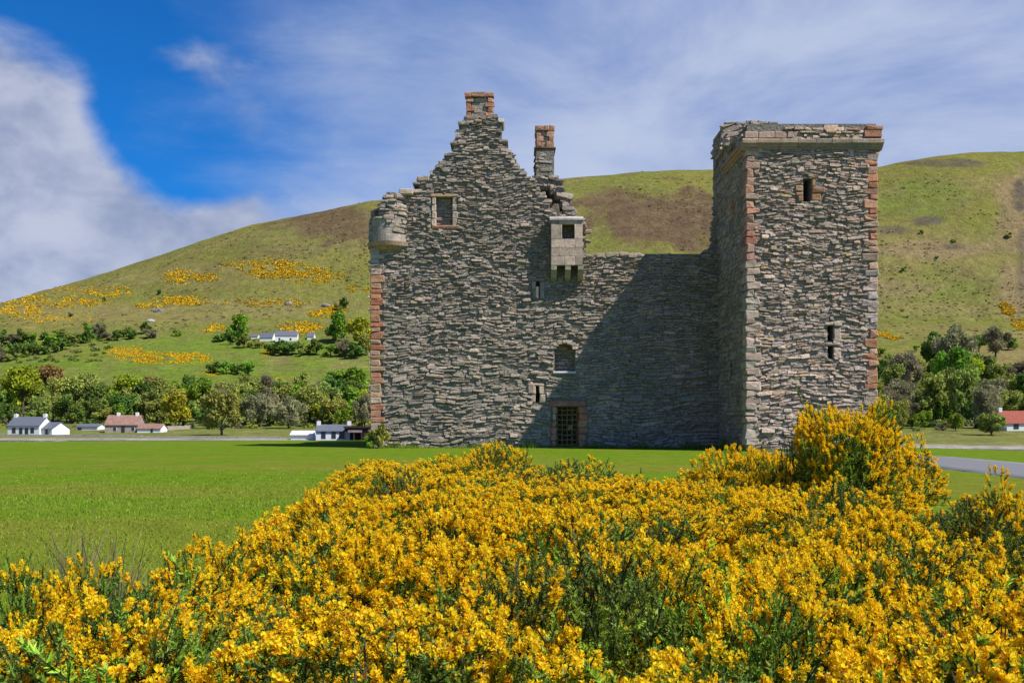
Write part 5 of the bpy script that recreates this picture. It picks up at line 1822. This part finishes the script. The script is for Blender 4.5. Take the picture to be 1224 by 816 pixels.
# short turf blades on the near lawn
def turf():
    n = 70000
    y = rng.uniform(6.5, 24, n * 2)
    keepm = rng.random(n * 2) < np.clip(1.15 - y / 22, 0, 1) ** 2
    y = y[keepm][:n]
    n = len(y)
    x = rng.uniform(-0.62, 0.1, n) * y
    ok = ~((np.abs(y - np.interp(x, [-40, -14, -6.2, -3.9], [9.5, 7.6, 7.2, 5.6])) < 1.0) & (x < -3.0))
    x, y = x[ok], y[ok]
    n = len(x)
    z = lawn_z(x, y)
    cl = fbm(np.stack([x, y], -1) / 0.7, 91, 3)
    h = rng.uniform(0.012, 0.04, n) * (0.6 + cl)
    a = rng.uniform(0, 6.283, n)
    w = 0.004 + 0.0004 * y
    b = np.stack([x, y, z], -1)
    s = np.stack([np.cos(a), np.sin(a), np.zeros(n)], -1) * w[:, None]
    t = b + np.stack([rng.normal(0, .012, n), rng.normal(0, .012, n), h], -1)
    v = np.stack([b - s, b + s, t], 1).reshape(-1, 3)
    c = np.array([0.25, 0.36, 0.03]) * rng.uniform(0.8, 1.25, (n, 1))
    dry = rng.random((n, 1)) < 0.12
    c = np.where(dry, np.array([0.24, 0.22, 0.06]), c)
    me = npmesh('turf', v, np.arange(n * 3).reshape(-1, 3), MATS['leaf'], np.repeat(c, 3, 0))
    tag(link('grass', me), 'short green turf blades of the near lawn', 'grass', kind='stuff')
turf()

# weeds at the foot of the castle
def weeds():
    for (px, h, w, k, lab) in [(452, 1.3, 1.0, 'olive', 'straggly olive shrub at the foot of the castle\'s red left corner'), (446, 0.8, 0.9, 'bright', 'small green shrub beside the straggly one at the castle corner')]:
        tm, cm = SHRUB[k][0]
        x = (px - CX) / F * 41.0
        e = link('shrub', None, loc=(x, 41.0, float(lawn_z(x, 41.0)) - 0.05), rz=1.0, scale=(w, w, h))
        link('trunk', tm, e)
        link('crown', cm, e)
        tag(e, lab, 'shrub')
weeds()

# long grass along the foot of the walls
def wall_foot():
    segs = [((-6.7, 41.8), (9.8, 41.8)), ((9.75, 41.8), (9.75, 37.0)), ((9.8, 36.75), (15.3, 36.75))]
    v, c = [], []
    for (p, q) in segs:
        n = int(math.dist(p, q) * 150)
        for i in range(n):
            t = rnd.random()
            cl = float(vnoise(np.array([[p[0] + (q[0] - p[0]) * t * 1.0, p[1] + (q[1] - p[1]) * t]]) * 1.3, 8)[0])
            x, y = p[0] + (q[0] - p[0]) * t + rnd.gauss(0, 0.05), p[1] + (q[1] - p[1]) * t - abs(rnd.gauss(0, 0.16))
            h = rnd.uniform(0.08, 0.42) * (0.2 + 1.8 * cl * cl)
            a = rnd.uniform(0, 3.14)
            w = 0.012
            z = float(lawn_z(x, y))
            v += [(x - math.cos(a) * w, y - math.sin(a) * w, z), (x + math.cos(a) * w, y + math.sin(a) * w, z), (x + rnd.gauss(0, 0.06), y + rnd.gauss(0, .05), z + h)]
            k = rnd.uniform(0.7, 1.2)
            c += [(0.20 * k, 0.27 * k, 0.03 * k)] * 3
    me = npmesh('long_grass', v, np.arange(len(v)).reshape(-1, 3), MATS['leaf'], np.array(c))
    tag(link('long_grass', me), 'long uncut grass along the foot of the castle walls', 'grass', kind='stuff')
wall_foot()
